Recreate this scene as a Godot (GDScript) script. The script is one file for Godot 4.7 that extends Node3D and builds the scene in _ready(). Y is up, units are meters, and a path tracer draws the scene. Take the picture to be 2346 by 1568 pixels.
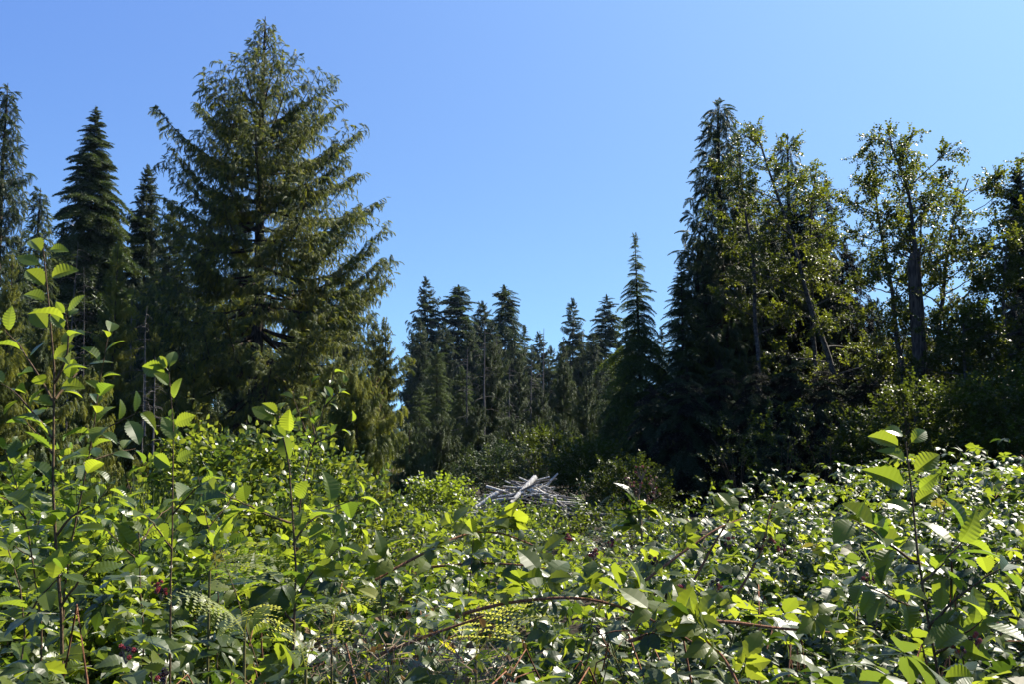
extends Node3D

const FOCAL := 2154.0            # focal length in pixels of a frame 2346 wide and 1568 high
const EYE := Vector3(0, 1.7, 0)
const PITCH := 0.10916           # radians, upwards

var rng := RandomNumberGenerator.new()
var used := {}
var M := {}
var tilt := Basis(Vector3.RIGHT, PITCH)
var sun_dir := Vector3.ZERO
var hills := FastNoiseLite.new()
var rough := FastNoiseLite.new()

# ------------------------------------------------------------------ small helpers
func rnd(a: float, b: float) -> float:
	return rng.randf_range(a, b)

func lin(r: float, g: float, b: float) -> Color:
	return Color(r, g, b).linear_to_srgb()

func spot(u: float, v: float, depth: float) -> Vector3:
	var d := tilt * Vector3((u - 1173.0) / FOCAL, (784.0 - v) / FOCAL, -1.0)
	return EYE + d * (depth / -d.z)

func ground_at(x: float, z: float) -> float:
	return hills.get_noise_2d(x, z) * 0.35 * clampf((-z - 4.0) / 20.0, 0.0, 1.0)

func numbered(called: String, where: Node) -> String:
	var key := str(where.get_instance_id()) + called
	var n: int = used.get(key, 0)
	used[key] = n + 1
	return called if n == 0 else "%s_%03d" % [called, n]

func put(o: Node, called: String, parent: Node) -> Node:
	o.name = numbered(called, parent)
	parent.add_child(o, true)
	return o

func thing(called: String, label: String, category: String, at: Vector3, group := "") -> Node3D:
	var o := Node3D.new()
	put(o, called, self)
	o.position = at
	o.set_meta("label", label)
	o.set_meta("category", category)
	if group:
		o.set_meta("group", group)
	return o

func part(called: String, mesh: Mesh, mat: Material, parent: Node) -> MeshInstance3D:
	var o := MeshInstance3D.new()
	o.mesh = mesh
	if mat:
		o.material_override = mat
	put(o, called, parent)
	return o

func scatter(called: String, mesh: Mesh, mat: Material, where: Array, parent: Node) -> MultiMeshInstance3D:
	var mm := MultiMesh.new()
	mm.transform_format = MultiMesh.TRANSFORM_3D
	mm.mesh = mesh
	mm.instance_count = where.size()
	for i in where.size():
		var t: Transform3D = where[i]
		mm.set_instance_transform(i, t)
	var o := MultiMeshInstance3D.new()
	o.multimesh = mm
	if mat:
		o.material_override = mat
	put(o, called, parent)
	o.set_meta("kind", "stuff")
	return o

func frame(dir: Vector3, up: Vector3) -> Basis:
	var x := dir.normalized()
	var z := x.cross(up)
	if z.length() < 0.01:
		z = x.cross(Vector3(0.3, 0.2, 1.0))
	z = z.normalized()
	return Basis(x, z.cross(x), z)

func wobble(amount: float) -> Vector3:
	return Vector3(rnd(-amount, amount), rnd(-amount, amount), rnd(-amount, amount))

# ------------------------------------------------------------------ meshes
func flat(v: PackedVector3Array, mat: Material = null, onto: ArrayMesh = null) -> ArrayMesh:
	var m := onto if onto else ArrayMesh.new()
	var a := []
	a.resize(Mesh.ARRAY_MAX)
	a[Mesh.ARRAY_VERTEX] = v
	m.add_surface_from_arrays(Mesh.PRIMITIVE_TRIANGLES, a)
	if mat:
		m.surface_set_material(m.get_surface_count() - 1, mat)
	return m

# a round limb along points, each with its radius; smooth normals
func limb(points: Array, radii: Array, sides: int, lumps := 0.0) -> ArrayMesh:
	var v := PackedVector3Array()
	var n := PackedVector3Array()
	var idx := PackedInt32Array()
	var count := points.size()
	var up := Vector3(0.31, 0.2, 0.93)
	for i in count:
		var a: Vector3 = points[maxi(i - 1, 0)]
		var b: Vector3 = points[mini(i + 1, count - 1)]
		var f := frame(b - a, up)
		var p: Vector3 = points[i]
		var r: float = radii[i]
		for k in sides:
			var w := TAU * k / sides
			var d: Vector3 = f.y * cos(w) + f.z * sin(w)
			var rr := r
			if lumps > 0.0:
				rr *= 1.0 + lumps * sin(w * 3.0 + i * 1.7) + lumps * 0.7 * sin(w * 5.0 - i * 0.9)
			v.append(p + d * rr)
			n.append(d)
	for i in count - 1:
		for k in sides:
			var a := i * sides + k
			var b := i * sides + (k + 1) % sides
			var c := a + sides
			var e := b + sides
			var g := (v[c] - v[a]).cross(v[b] - v[a])
			if g.dot(n[a]) > 0.0:
				idx.append_array(PackedInt32Array([a, b, c, b, e, c]))
			else:
				idx.append_array(PackedInt32Array([a, c, b, b, c, e]))
	for end in [0, count - 1]:
		var r: float = radii[end]
		if r < 0.004:
			continue
		var first := v.size()
		var out: Vector3 = (points[end] - points[1 if end == 0 else count - 2]).normalized()
		v.append(points[end] + out * r * 0.15)
		n.append(out)
		for k in sides:
			v.append(v[end * sides + k])
			n.append(out)
		for k in sides:
			var b := first + 1 + k
			var c := first + 1 + (k + 1) % sides
			if (v[c] - v[first]).cross(v[b] - v[first]).dot(out) > 0.0:
				idx.append_array(PackedInt32Array([first, b, c]))
			else:
				idx.append_array(PackedInt32Array([first, c, b]))
	var arr := []
	arr.resize(Mesh.ARRAY_MAX)
	arr[Mesh.ARRAY_VERTEX] = v
	arr[Mesh.ARRAY_NORMAL] = n
	arr[Mesh.ARRAY_INDEX] = idx
	var m := ArrayMesh.new()
	m.add_surface_from_arrays(Mesh.PRIMITIVE_TRIANGLES, arr)
	return m

func stick(v: PackedVector3Array, a: Vector3, b: Vector3, ra: float, rb: float, sides := 3) -> void:
	var f := frame(b - a, Vector3(0.2, 1, 0.1))
	for k in sides:
		var w := TAU * k / sides
		var w2 := TAU * (k + 1) / sides
		var d1: Vector3 = f.y * cos(w) + f.z * sin(w)
		var d2: Vector3 = f.y * cos(w2) + f.z * sin(w2)
		v.append_array(PackedVector3Array([a + d1 * ra, b + d1 * rb, a + d2 * ra, a + d2 * ra, b + d1 * rb, b + d2 * rb]))

# one leaf blade along +X of the frame t, pleated along its side veins and toothed
func blade(v: PackedVector3Array, t: Transform3D, long: float, half: float, n: int, fold: float, curl: float, teeth: float, pleat: float, pointed := 1.0) -> void:
	var rib := PackedVector3Array()
	var left := PackedVector3Array()
	var right := PackedVector3Array()
	for i in n + 1:
		var s := float(i) / n
		var w := half * pow(sin(PI * pow(s, 0.78)), 0.75) if i > 0 and i < n else 0.0
		if s > 0.55:
			w *= lerpf(1.0, 0.55, (s - 0.55) / 0.45 * pointed)
		var y := -curl * long * s * s
		var side := i % 2
		var ww := w * (1.0 + teeth * (1.0 if side else -1.0))
		var lift := fold * w + pleat * long * (1.0 if side else -1.0) * minf(1.0, w / half * 1.5)
		rib.append(t * Vector3(s * long, y, 0))
		left.append(t * Vector3(s * long + w * 0.28, y + lift - 0.3 * curl * w, ww))
		right.append(t * Vector3(s * long + w * 0.28, y + lift - 0.3 * curl * w, -ww))
	for i in n:
		if i > 0:
			v.append_array(PackedVector3Array([rib[i], rib[i + 1], left[i], rib[i], right[i], rib[i + 1]]))
		v.append_array(PackedVector3Array([rib[i + 1], left[i + 1], left[i], rib[i + 1], right[i], right[i + 1]]))

func alder_leaf(n: int) -> ArrayMesh:
	var v := PackedVector3Array()
	stick(v, Vector3.ZERO, Vector3(0.016, 0.002, 0), 0.0011, 0.0009)
	blade(v, Transform3D(Basis(Vector3.BACK, rnd(-0.1, 0.25)), Vector3(0.015, 0.002, 0)), 0.082 * rnd(0.9, 1.1), 0.030 * rnd(0.85, 1.15), n, rnd(0.1, 0.7), rnd(0.1, 0.75), 0.09, 0.008, rnd(0.1, 0.8))
	return flat(v)

func bramble_leaf(n: int, leaflets: int) -> ArrayMesh:
	var v := PackedVector3Array()
	var tip := Vector3(0.055, 0.012, 0)
	stick(v, Vector3.ZERO, tip, 0.0013, 0.001)
	var turns := [0.0, 1.0, -1.0, 2.0, -2.0]
	var sizes := [1.0, 0.86, 0.86, 0.66, 0.66]
	for k in leaflets:
		var a: float = turns[k] * rnd(0.85, 1.1) if leaflets == 5 else turns[k] * rnd(1.15, 1.35)
		var s: float = sizes[k] * rnd(0.9, 1.1)
		var b := Basis(Vector3.UP, a) * Basis(Vector3.BACK, rnd(-0.25, 0.3)) * Basis(Vector3.RIGHT, rnd(-0.3, 0.3))
		var start := tip + b.x * (0.016 if k == 0 else 0.004)
		stick(v, tip, start + b.x * 0.003, 0.0008, 0.0007)
		blade(v, Transform3D(b, start), 0.078 * s, 0.027 * s * rnd(0.85, 1.1), n, rnd(0.0, 0.45), rnd(0.1, 0.8), 0.08, 0.006)
	return flat(v)

# pinnate fern frond, unit length about 0.6 m, arching
func fern_frond() -> ArrayMesh:
	var v := PackedVector3Array()
	var n := 13
	var prev := Vector3.ZERO
	for i in n + 1:
		var s := float(i) / n
		var p := Vector3(0.6 * s, 0.16 * sin(s * 2.0) - 0.12 * s * s, 0.02 * sin(s * 4.0))
		if i > 0:
			stick(v, prev, p, 0.003 * (1.1 - s), 0.003 * (1.05 - s))
		if i > 2:
			var l := 0.24 * pow(1.0 - s, 0.9) * minf(1.0, (i - 1) * 0.5) + 0.014
			for side in [-1.0, 1.0]:
				var d := Vector3(0.4, -0.15 + rnd(-0.12, 0.1), side).normalized()
				var along := frame(d, Vector3.UP)
				var m := int(maxf(3.0, l / 0.019))
				for k in m:
					var q := (k + 0.5) / m
					var c := p + d * l * q + Vector3.DOWN * l * 0.25 * q * q
					var w := 0.0135 * pow(1.0 - q, 0.6) * minf(1.0, l / 0.08) + 0.003
					for e in [-1.0, 1.0]:
						var o: Vector3 = along.z * e * w + d * w * 0.45 + along.y * rnd(-0.004, 0.004)
						v.append_array(PackedVector3Array([c - d * 0.009, c + o, c + d * 0.009]))
		prev = p
	return flat(v)

# flat drooping spray of a scale-leaved cedar, about half a metre long
func cedar_spray(hang: float) -> ArrayMesh:
	var v := PackedVector3Array()
	var n := 11
	var prev := Vector3.ZERO
	for i in n + 1:
		var s := float(i) / n
		var p := Vector3(0.42 * s * (1.0 - hang * 0.45 * s), -hang * 0.42 * pow(s, 1.7), rnd(-0.012, 0.012))
		if i > 0:
			var ax := (p - prev).normalized()
			stick(v, prev, p, 0.006 * (1.1 - s), 0.006 * (1.0 - s * 0.8))
			var l := 0.15 * pow(1.0 - s, 0.6) + 0.03
			for side in [-1.0, 1.0]:
				var d := (ax * rnd(0.7, 1.1) + Vector3(0, -0.35 * hang + rnd(-0.25, 0.2), side * 0.9)).normalized()
				var m := int(l / 0.026) + 1
				var pp := p
				for k in m:
					var q := float(k + 1) / m
					var c := p + d * l * q + Vector3.DOWN * hang * l * 0.55 * q * q
					var dd := (c - pp).normalized()
					var nrm := dd.cross(Vector3(rnd(-0.3, 0.3), 1, rnd(-0.3, 0.3))).normalized()
					var w := 0.0085
					v.append_array(PackedVector3Array([pp - nrm * w, c + dd * 0.012, pp + nrm * w]))
					for e in [-1.0, 1.0]:
						var o: Vector3 = (dd * 0.8 + nrm * e * 0.75 + Vector3(0, rnd(-0.45, 0.15), 0)).normalized() * (0.045 * (1.1 - q) + 0.018)
						v.append_array(PackedVector3Array([pp, pp + o + dd * 0.006, pp + o * 0.45 + dd * 0.017]))
					pp = c
		prev = p
	return flat(v)

# a whole needle bough, one unit long along +X
func needle_bough(step: float, needle: float, droop: float, hang: float) -> ArrayMesh:
	var v := PackedVector3Array()
	var wood := PackedVector3Array()
	var prev := Vector3.ZERO
	var n := 17
	for i in n + 1:
		var s := float(i) / n
		var p := Vector3(s, 0.10 * sin(PI * s) - droop * s * s, 0.03 * sin(s * 5.0))
		if i > 0:
			stick(wood, prev, p, 0.012 * (1.1 - s), 0.012 * (1.02 - s))
		prev = p
		if i < 2:
			continue
		for side in [-1.0, 1.0]:
			var l := (0.40 * pow(1.0 - s, 0.7) + 0.07) * rnd(0.7, 1.15)
			if s < 0.25:
				l *= 0.7
			var d := Vector3(rnd(0.5, 0.9), rnd(-0.2, 0.12), side).normalized()
			var m := int(l / step) + 2
			for k in m:
				var q := (k + 0.3) / m
				var c := p + d * l * q + Vector3.DOWN * hang * l * q * q
				for e in [-1.0, 1.0]:
					var across := d.cross(Vector3.UP).normalized()
					var o: Vector3 = (d * rnd(0.4, 1.0) + across * e * rnd(0.3, 0.9) + Vector3(0, rnd(-0.9, 0.55), 0)).normalized() * needle * rnd(0.7, 1.2)
					var w := o.cross(Vector3(rnd(-1, 1), rnd(-1, 1), rnd(-1, 1))).normalized() * needle * 0.2
					v.append_array(PackedVector3Array([c - w, c + o, c + w]))
	var m2 := flat(v)
	return flat(wood, M.bark_dark, m2)

# a bough of hanging cedar sprays joined together, one unit long
func cedar_bough(hang: float) -> ArrayMesh:
	var v := PackedVector3Array()
	var wood := PackedVector3Array()
	var base: PackedVector3Array = cedar_spray(hang).surface_get_arrays(0)[Mesh.ARRAY_VERTEX]
	var prev := Vector3.ZERO
	for i in 11:
		var s := i / 10.0
		var p := Vector3(s * 0.95, -0.22 * sin(PI * s * 0.9) + 0.16 * s * s, 0.04 * sin(s * 4.0))
		if i > 0:
			stick(wood, prev, p, 0.014 * (1.1 - s), 0.014 * (1.02 - s))
		prev = p
		if i < 2:
			continue
		for side in [-1.0, 1.0, 0.2]:
			var f := frame(Vector3(rnd(0.4, 1.0), rnd(-0.35, 0.1), side * rnd(0.7, 1.1)), Vector3(rnd(-0.4, 0.4), 1, rnd(-0.4, 0.4)))
			var t := Transform3D(f.scaled_local(Vector3.ONE * rnd(0.7, 1.15) * lerpf(0.95, 0.6, s)), p)
			v.append_array(t * base)
	var m2 := flat(v)
	return flat(wood, M.bark_dark, m2)

# a leafy twig: leaves set alternately along a thin stem; unit half a metre
func leafy_twig(leaves: int, size: float, tall: float, broad := 0.36, droop := 0.1) -> ArrayMesh:
	var v := PackedVector3Array()
	var wood := PackedVector3Array()
	var prev := Vector3.ZERO
	for i in leaves:
		var s := (i + 1.0) / leaves
		var p := Vector3(tall * s, -droop * tall * s * s, 0.03 * sin(i * 2.1))
		stick(wood, prev, p, 0.004 * (1.15 - s), 0.004 * (1.05 - s))
		prev = p
		var w := i * 2.4 + rnd(-0.5, 0.5)
		var d := Vector3(rnd(0.3, 0.9), 0.7 * cos(w) + 0.1, sin(w))
		var b := frame(d, Vector3(rnd(-0.7, 0.7), 1, rnd(-0.7, 0.7)))
		blade(v, Transform3D(b, p + b.x * size * 0.15), size * rnd(0.75, 1.2), size * broad * rnd(0.85, 1.15), 4, rnd(0.0, 0.4), rnd(0.0, 0.5), 0.0, 0.0)
	var m2 := flat(v)
	return flat(wood, M.twig, m2)

# ------------------------------------------------------------------ materials
func leaf_mat(r: float, g: float, b: float, tr: float, tg: float, tb: float, roughness: float, spec := 0.5) -> StandardMaterial3D:
	var m := StandardMaterial3D.new()
	m.albedo_color = lin(r * 0.47, g * 0.47, b * 0.47)
	m.roughness = roughness
	m.metallic_specular = spec
	m.backlight_enabled = true
	m.backlight = lin(tr * 0.58, tg * 0.58, tb * 0.58)
	m.cull_mode = BaseMaterial3D.CULL_DISABLED
	return m

func bark_mat(a: Color, b: Color, scale: float, depth: float, stretch := 4.0) -> StandardMaterial3D:
	var m := StandardMaterial3D.new()
	var noise := FastNoiseLite.new()
	noise.seed = 5
	noise.frequency = 0.02
	noise.fractal_octaves = 5
	var ramp := Gradient.new()
	ramp.set_color(0, a.linear_to_srgb())
	ramp.set_color(1, b.linear_to_srgb())
	ramp.set_offset(0, 0.28)
	ramp.set_offset(1, 0.72)
	var t := NoiseTexture2D.new()
	t.width = 256
	t.height = 256
	t.seamless = true
	t.noise = noise
	t.color_ramp = ramp
	m.albedo_texture = t
	var h := NoiseTexture2D.new()
	h.width = 256
	h.height = 256
	h.seamless = true
	h.noise = noise
	m.heightmap_enabled = true
	m.heightmap_texture = h
	m.heightmap_scale = depth
	m.uv1_triplanar = true
	m.uv1_scale = Vector3(scale, scale / stretch, scale)
	m.roughness = 0.9
	m.metallic_specular = 0.25
	return m

func make_materials() -> void:
	M.bark_dark = bark_mat(Color(0.018, 0.014, 0.010), Color(0.075, 0.058, 0.044), 2.0, 2.0)
	M.bark_grey = bark_mat(Color(0.035, 0.032, 0.028), Color(0.115, 0.108, 0.098), 2.5, 1.0, 1.5)
	M.snag = bark_mat(Color(0.03, 0.024, 0.018), Color(0.11, 0.09, 0.07), 3.0, 2.0, 6.0)
	M.dead_wood = bark_mat(Color(0.075, 0.067, 0.06), Color(0.165, 0.153, 0.14), 4.0, 0.5)
	M.bleached = bark_mat(Color(0.24, 0.225, 0.20), Color(0.56, 0.54, 0.50), 5.0, 1.0, 6.0)
	M.stem_brown = bark_mat(Color(0.045, 0.03, 0.018), Color(0.15, 0.10, 0.06), 30.0, 0.1, 3.0)
	M.cane_red = bark_mat(Color(0.11, 0.045, 0.028), Color(0.24, 0.125, 0.07), 25.0, 0.1, 5.0)
	M.cane_green = bark_mat(Color(0.07, 0.07, 0.025), Color(0.15, 0.13, 0.05), 25.0, 0.1, 5.0)
	M.twig = StandardMaterial3D.new()
	M.twig.albedo_color = lin(0.07, 0.055, 0.04)
	M.twig.roughness = 0.8
	M.dry = leaf_mat(0.19, 0.115, 0.05, 0.12, 0.07, 0.02, 0.8, 0.3)
	M.dry_twig = StandardMaterial3D.new()
	M.dry_twig.albedo_color = lin(0.17, 0.12, 0.075)
	M.dry_twig.roughness = 0.85
	M.soil = bark_mat(Color(0.012, 0.009, 0.006), Color(0.045, 0.034, 0.022), 0.6, 6.0, 1.0)
	# conifers
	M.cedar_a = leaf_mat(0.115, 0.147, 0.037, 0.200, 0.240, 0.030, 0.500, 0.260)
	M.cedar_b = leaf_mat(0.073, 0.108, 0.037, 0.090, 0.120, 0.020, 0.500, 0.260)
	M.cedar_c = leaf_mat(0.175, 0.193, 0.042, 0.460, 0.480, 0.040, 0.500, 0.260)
	M.cedar_brown = leaf_mat(0.11, 0.062, 0.022, 0.16, 0.09, 0.02, 0.6, 0.4)
	M.fir_a = leaf_mat(0.051, 0.080, 0.036, 0.033, 0.055, 0.015, 0.550, 0.300)
	M.fir_b = leaf_mat(0.076, 0.106, 0.040, 0.066, 0.099, 0.015, 0.550, 0.300)
	M.hem_a = leaf_mat(0.064, 0.103, 0.030, 0.099, 0.143, 0.015, 0.500, 0.300)
	M.hem_b = leaf_mat(0.088, 0.128, 0.027, 0.198, 0.264, 0.020, 0.500, 0.300)
	M.black = leaf_mat(0.014, 0.016, 0.010, 0.01, 0.012, 0.005, 0.6, 0.3)  # near-black leaf colour: the right group's shade is put into the albedo
	# broad leaves
	M.alder_a = leaf_mat(0.066, 0.100, 0.012, 0.44, 0.58, 0.04, 0.37, 0.36)
	M.alder_b = leaf_mat(0.076, 0.110, 0.013, 0.54, 0.66, 0.04, 0.39, 0.34)
	M.alder_c = leaf_mat(0.048, 0.082, 0.014, 0.26, 0.40, 0.03, 0.35, 0.40)
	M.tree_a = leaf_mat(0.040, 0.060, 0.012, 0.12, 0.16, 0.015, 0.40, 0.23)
	M.tree_b = leaf_mat(0.052, 0.070, 0.013, 0.24, 0.28, 0.02, 0.40, 0.23)
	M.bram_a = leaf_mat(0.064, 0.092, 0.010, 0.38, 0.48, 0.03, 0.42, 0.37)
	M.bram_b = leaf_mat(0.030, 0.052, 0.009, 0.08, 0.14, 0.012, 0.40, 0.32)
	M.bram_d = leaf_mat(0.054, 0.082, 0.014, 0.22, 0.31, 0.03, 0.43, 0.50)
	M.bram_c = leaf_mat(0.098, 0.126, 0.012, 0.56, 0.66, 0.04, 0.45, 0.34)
	M.bram_old = leaf_mat(0.12, 0.11, 0.03, 0.34, 0.30, 0.04, 0.5, 0.3)
	M.yellow = leaf_mat(0.22, 0.24, 0.03, 0.86, 0.80, 0.03, 0.5, 0.4)
	M.bush_a = leaf_mat(0.062, 0.090, 0.012, 0.34, 0.44, 0.03, 0.37, 0.34)
	M.bush_b = leaf_mat(0.048, 0.078, 0.012, 0.18, 0.28, 0.03, 0.36, 0.38)
	M.bush_c = leaf_mat(0.078, 0.102, 0.012, 0.42, 0.50, 0.04, 0.40, 0.32)
	M.fern = leaf_mat(0.26, 0.30, 0.10, 0.9, 0.9, 0.14, 0.5, 0.35)
	M.broom = leaf_mat(0.050, 0.080, 0.022, 0.16, 0.26, 0.03, 0.5, 0.3)
	M.maple = leaf_mat(0.06, 0.095, 0.02, 0.44, 0.58, 0.03, 0.45, 0.5)
	M.berry_red = StandardMaterial3D.new()
	M.berry_red.albedo_color = lin(0.17, 0.018, 0.02)
	M.berry_red.roughness = 0.3
	M.berry_dry = StandardMaterial3D.new()
	M.berry_dry.albedo_color = lin(0.13, 0.06, 0.03)
	M.berry_dry.roughness = 0.7
	M.berry_black = StandardMaterial3D.new()
	M.berry_black.albedo_color = lin(0.018, 0.008, 0.014)
	M.berry_black.roughness = 0.22

# ------------------------------------------------------------------ trees
func base_of(u: float, d: float) -> Vector3:
	var p := spot(u, 1020.0, d)
	return Vector3(p.x, ground_at(p.x, p.z) - 0.1, p.z)

func height_of(v: float, d: float, b: Vector3) -> float:
	return spot(1173.0, v, d).y - b.y

# a needle tree: trunk and a crown of boughs in whorls; h1 is the crown's lowest bough as a share of the height
func conifer(called: String, label: String, group: String, u: float, d: float, vtop: float, half: float, h1: float, kind: Array, mats: Array, spec := {}) -> Node3D:
	var b := base_of(u, d)
	var tall := height_of(vtop, d, b)
	var reach := half * d / FOCAL
	var o := thing(called, label, "tree", b, group)
	var lean: Vector3 = spec.get("lean", Vector3.ZERO)
	var pts := []
	var rad := []
	var thick: float = spec.get("thick", tall * 0.011 + 0.02)
	for i in 9:
		var s := i / 8.0
		pts.append(Vector3(0, tall * s, 0) + lean * s * s + Vector3(sin(s * 5.0 + u), 0, cos(s * 4.0 + u)) * thick * 0.35 * (1.0 - s))
		rad.append(thick * pow(1.0 - s, 1.05) + 0.008)
	part("trunk", limb(pts, rad, 9, 0.05), spec.get("bark", M.bark_dark), o)
	var bins := []
	for k in kind.size() * mats.size():
		bins.append([])
	var gap: float = spec.get("gap", tall * 0.022)
	var per: int = spec.get("per", 6)
	var y := tall * h1
	var shape: float = spec.get("shape", 0.85)
	var thin: float = spec.get("thin", 0.0)
	var az := rnd(0, TAU)
	while y < tall - 0.05:
		var f := (y - tall * h1) / (tall * (1.0 - h1))
		var r := reach * pow(1.0 - f, shape) * (0.75 + 0.25 * minf(1.0, f * 5.0)) + lerpf(0.12, spec.get("tip", tall * 0.014), f)
		for k in per:
			if rng.randf() < thin:
				continue
			az += TAU / per * rnd(0.75, 1.3)
			var l := r * rnd(0.6, 1.15) * (1.0 + 0.35 * rough.get_noise_2d(az * 14.0 + u, y / tall * 120.0))
			if rng.randf() < spec.get("long", 0.06):
				l *= 1.3
			var rise: float = lerpf(spec.get("low", -0.35), spec.get("high", 0.75), pow(f, spec.get("bend", 2.0))) + rnd(-0.18, 0.18)
			var dir := Vector3(cos(az), rise, sin(az))
			var s := y / tall
			var at := Vector3(0, y + rnd(-0.5, 0.5) * gap, 0) + lean * s * s
			var fr := frame(dir, Vector3(rnd(-0.25, 0.25), 1, rnd(-0.25, 0.25))).scaled_local(Vector3(l, l * rnd(0.8, 1.2), l * rnd(0.7, 1.1)))
			bins[rng.randi() % bins.size()].append(Transform3D(fr, at))
		y += gap * lerpf(1.0, 0.36, f)
	for k in 3:   # leader
		bins[0].append(Transform3D(frame(Vector3(rnd(-0.2, 0.2), 1, rnd(-0.2, 0.2)), Vector3(1, 0, k)).scaled_local(Vector3.ONE * gap * 1.4 * Vector3(1.3, 0.7, 0.7)), Vector3(0, tall - gap * 1.2, 0) + lean))
	for k in bins.size():
		if bins[k].size():
			scatter("crown", kind[k % kind.size()], mats[k / kind.size()], bins[k], o)
	return o

# a scale-leaved cedar with limbs of its own that bow down and sweep up, hung with sprays
func cedar(called: String, label: String, group: String, u: float, d: float, vtop: float, outline: Array, mats: Array, spec := {}) -> Node3D:
	var b := base_of(u, d)
	var tall := height_of(vtop, d, b)
	var o := thing(called, label, "tree", b, group)
	var thick: float = spec.get("thick", 0.28)
	var lean: Vector3 = spec.get("lean", Vector3.ZERO)
	var pts := []
	var rad := []
	for i in 15:
		var s := i / 14.0
		pts.append(Vector3(0, tall * s, 0) + lean * s * s + Vector3(sin(s * 6.0), 0, cos(s * 5.0)) * 0.05)
		rad.append(thick * pow(1.0 - s, 0.75) * (1.0 + 0.5 * maxf(0.0, 0.08 - s) / 0.08) + 0.012)
	part("trunk", limb(pts, rad, 12, 0.06), M.bark_dark, o)
	var bins := []
	for k in sprays.size() * mats.size():
		bins.append([])
	var n: int = spec.get("limbs", 110)
	var h1: float = spec.get("low", 0.08)
	var dense: float = spec.get("dense", 1.0)
	var size: float = spec.get("size", 1.0)
	var alone: bool = spec.get("alone", true)
	var wood := PackedVector3Array()
	for i in n:
		var f := pow((i + 0.5) / n, 0.75)
		var y := tall * lerpf(h1, 0.985, f)
		var az := i * 2.39996 + rnd(-0.4, 0.4)
		# the outline: rows of [height share, reach to the left, reach to the right], in metres
		var yl := y / tall
		var lo := 0.0
		var hi := 0.0
		for k in outline.size() - 1:
			if yl >= outline[k][0] and yl <= outline[k + 1][0]:
				var q: float = (yl - outline[k][0]) / (outline[k + 1][0] - outline[k][0])
				lo = lerpf(outline[k][1], outline[k + 1][1], q)
				hi = lerpf(outline[k][2], outline[k + 1][2], q)
		var side := cos(az) * 0.5 + 0.5
		var long := lerpf(lo, hi, side) * (rnd(0.64, 1.06) + 0.22 * rough.get_noise_2d(az * 20.0, y * 9.0))
		if long < 0.15:
			long = 0.15
		var out := Vector3(cos(az), 0, sin(az))
		var rise := lerpf(-0.28, 0.9, pow(f, 1.6)) + rnd(-0.2, 0.2)
		var sweep := rnd(0.25, 0.6) * (1.0 - 0.5 * f)
		var at := Vector3(0, maxf(0.4, y - long * (rise * 0.8 + sweep - 0.2 * (1.0 - f)) * 0.85), 0) + lean * yl * yl
		var lp := []
		var lr := []
		var bend := out.cross(Vector3.UP) * rnd(-0.15, 0.15) * long
		for k in 7:
			var s := k / 6.0
			lp.append(at + out * long * s + bend * s * s + Vector3.UP * long * (rise * s * 0.8 - 0.30 * (1.0 - f) * sin(PI * s * 0.75) + sweep * s * s * s))
			lr.append((0.011 * long + 0.012) * (1.05 - s) + 0.004)
		if alone:
			part("branch", limb(lp, lr, 6), M.bark_dark, o)
		else:
			for k in 6:
				stick(wood, lp[k], lp[k + 1], lr[k], lr[k + 1], 4)
		var s := spec.get("bare", 0.16) as float + 0.08 * rng.randf()
		var flip := 1.0
		while s < 1.0:
			var seg := mini(int(s * 6.0), 5)
			var a: Vector3 = lp[seg]
			var c: Vector3 = lp[seg + 1]
			var p := a.lerp(c, s * 6.0 - seg)
			var along := (c - a).normalized()
			var across := along.cross(Vector3.UP).normalized() * flip
			var dir := (along * rnd(0.5, 0.9) + across + Vector3(0, rnd(-0.25, 0.2), 0)).normalized()
			var l2 := (0.34 * long * (1.0 - s * 0.6) + 0.16) * rnd(0.6, 1.15)
			var m := int(l2 / (0.15 * size) * dense) + 1
			for k in m:
				var q := (k + rnd(0.3, 1.0)) / m
				var pp := p + dir * l2 * q + Vector3.DOWN * l2 * 0.22 * q * q
				var sd := (dir * rnd(0.4, 1.0) + across.cross(Vector3.UP) * rnd(-0.5, 0.5) + along * rnd(0.1, 0.7) + Vector3(0, rnd(-1.25, 0.15), 0)).normalized()
				var sc := size * rnd(0.7, 1.25)
				# darker and lighter sprays, mixed at random along the limb
				var tone := rng.randf()
				var mi := 0 if tone < 0.45 else (1 if tone < 0.75 else mats.size() - 1)
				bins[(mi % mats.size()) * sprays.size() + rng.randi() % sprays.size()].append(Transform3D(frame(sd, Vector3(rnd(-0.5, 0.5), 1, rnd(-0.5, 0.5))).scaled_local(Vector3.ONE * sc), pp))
			flip = -flip
			s += (0.15 * size / maxf(long, 0.3)) / dense * rnd(0.7, 1.3)
		for k in 3:
			var tip: Vector3 = lp[6]
			var td := ((lp[6] - lp[5]) as Vector3).normalized() + Vector3(0, -0.3, 0)
			bins[rng.randi() % bins.size()].append(Transform3D(frame(td.normalized() + wobble(0.5), Vector3(rnd(-0.5, 0.5), 1, 0)).scaled_local(Vector3.ONE * size * rnd(0.8, 1.2)), tip))
	if wood.size():
		part("branch_framework", flat(wood), M.bark_dark, o)
	for k in 4:
		bins[0].append(Transform3D(frame(Vector3(rnd(-0.3, 0.3), 1, rnd(-0.3, 0.3)), Vector3(1, 0, k - 1.5)).scaled_local(Vector3.ONE * size * 0.8), Vector3(0, tall - 0.25, 0) + lean))
	for k in bins.size():
		if bins[k].size():
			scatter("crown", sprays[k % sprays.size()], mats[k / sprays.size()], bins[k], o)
	return o

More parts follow.
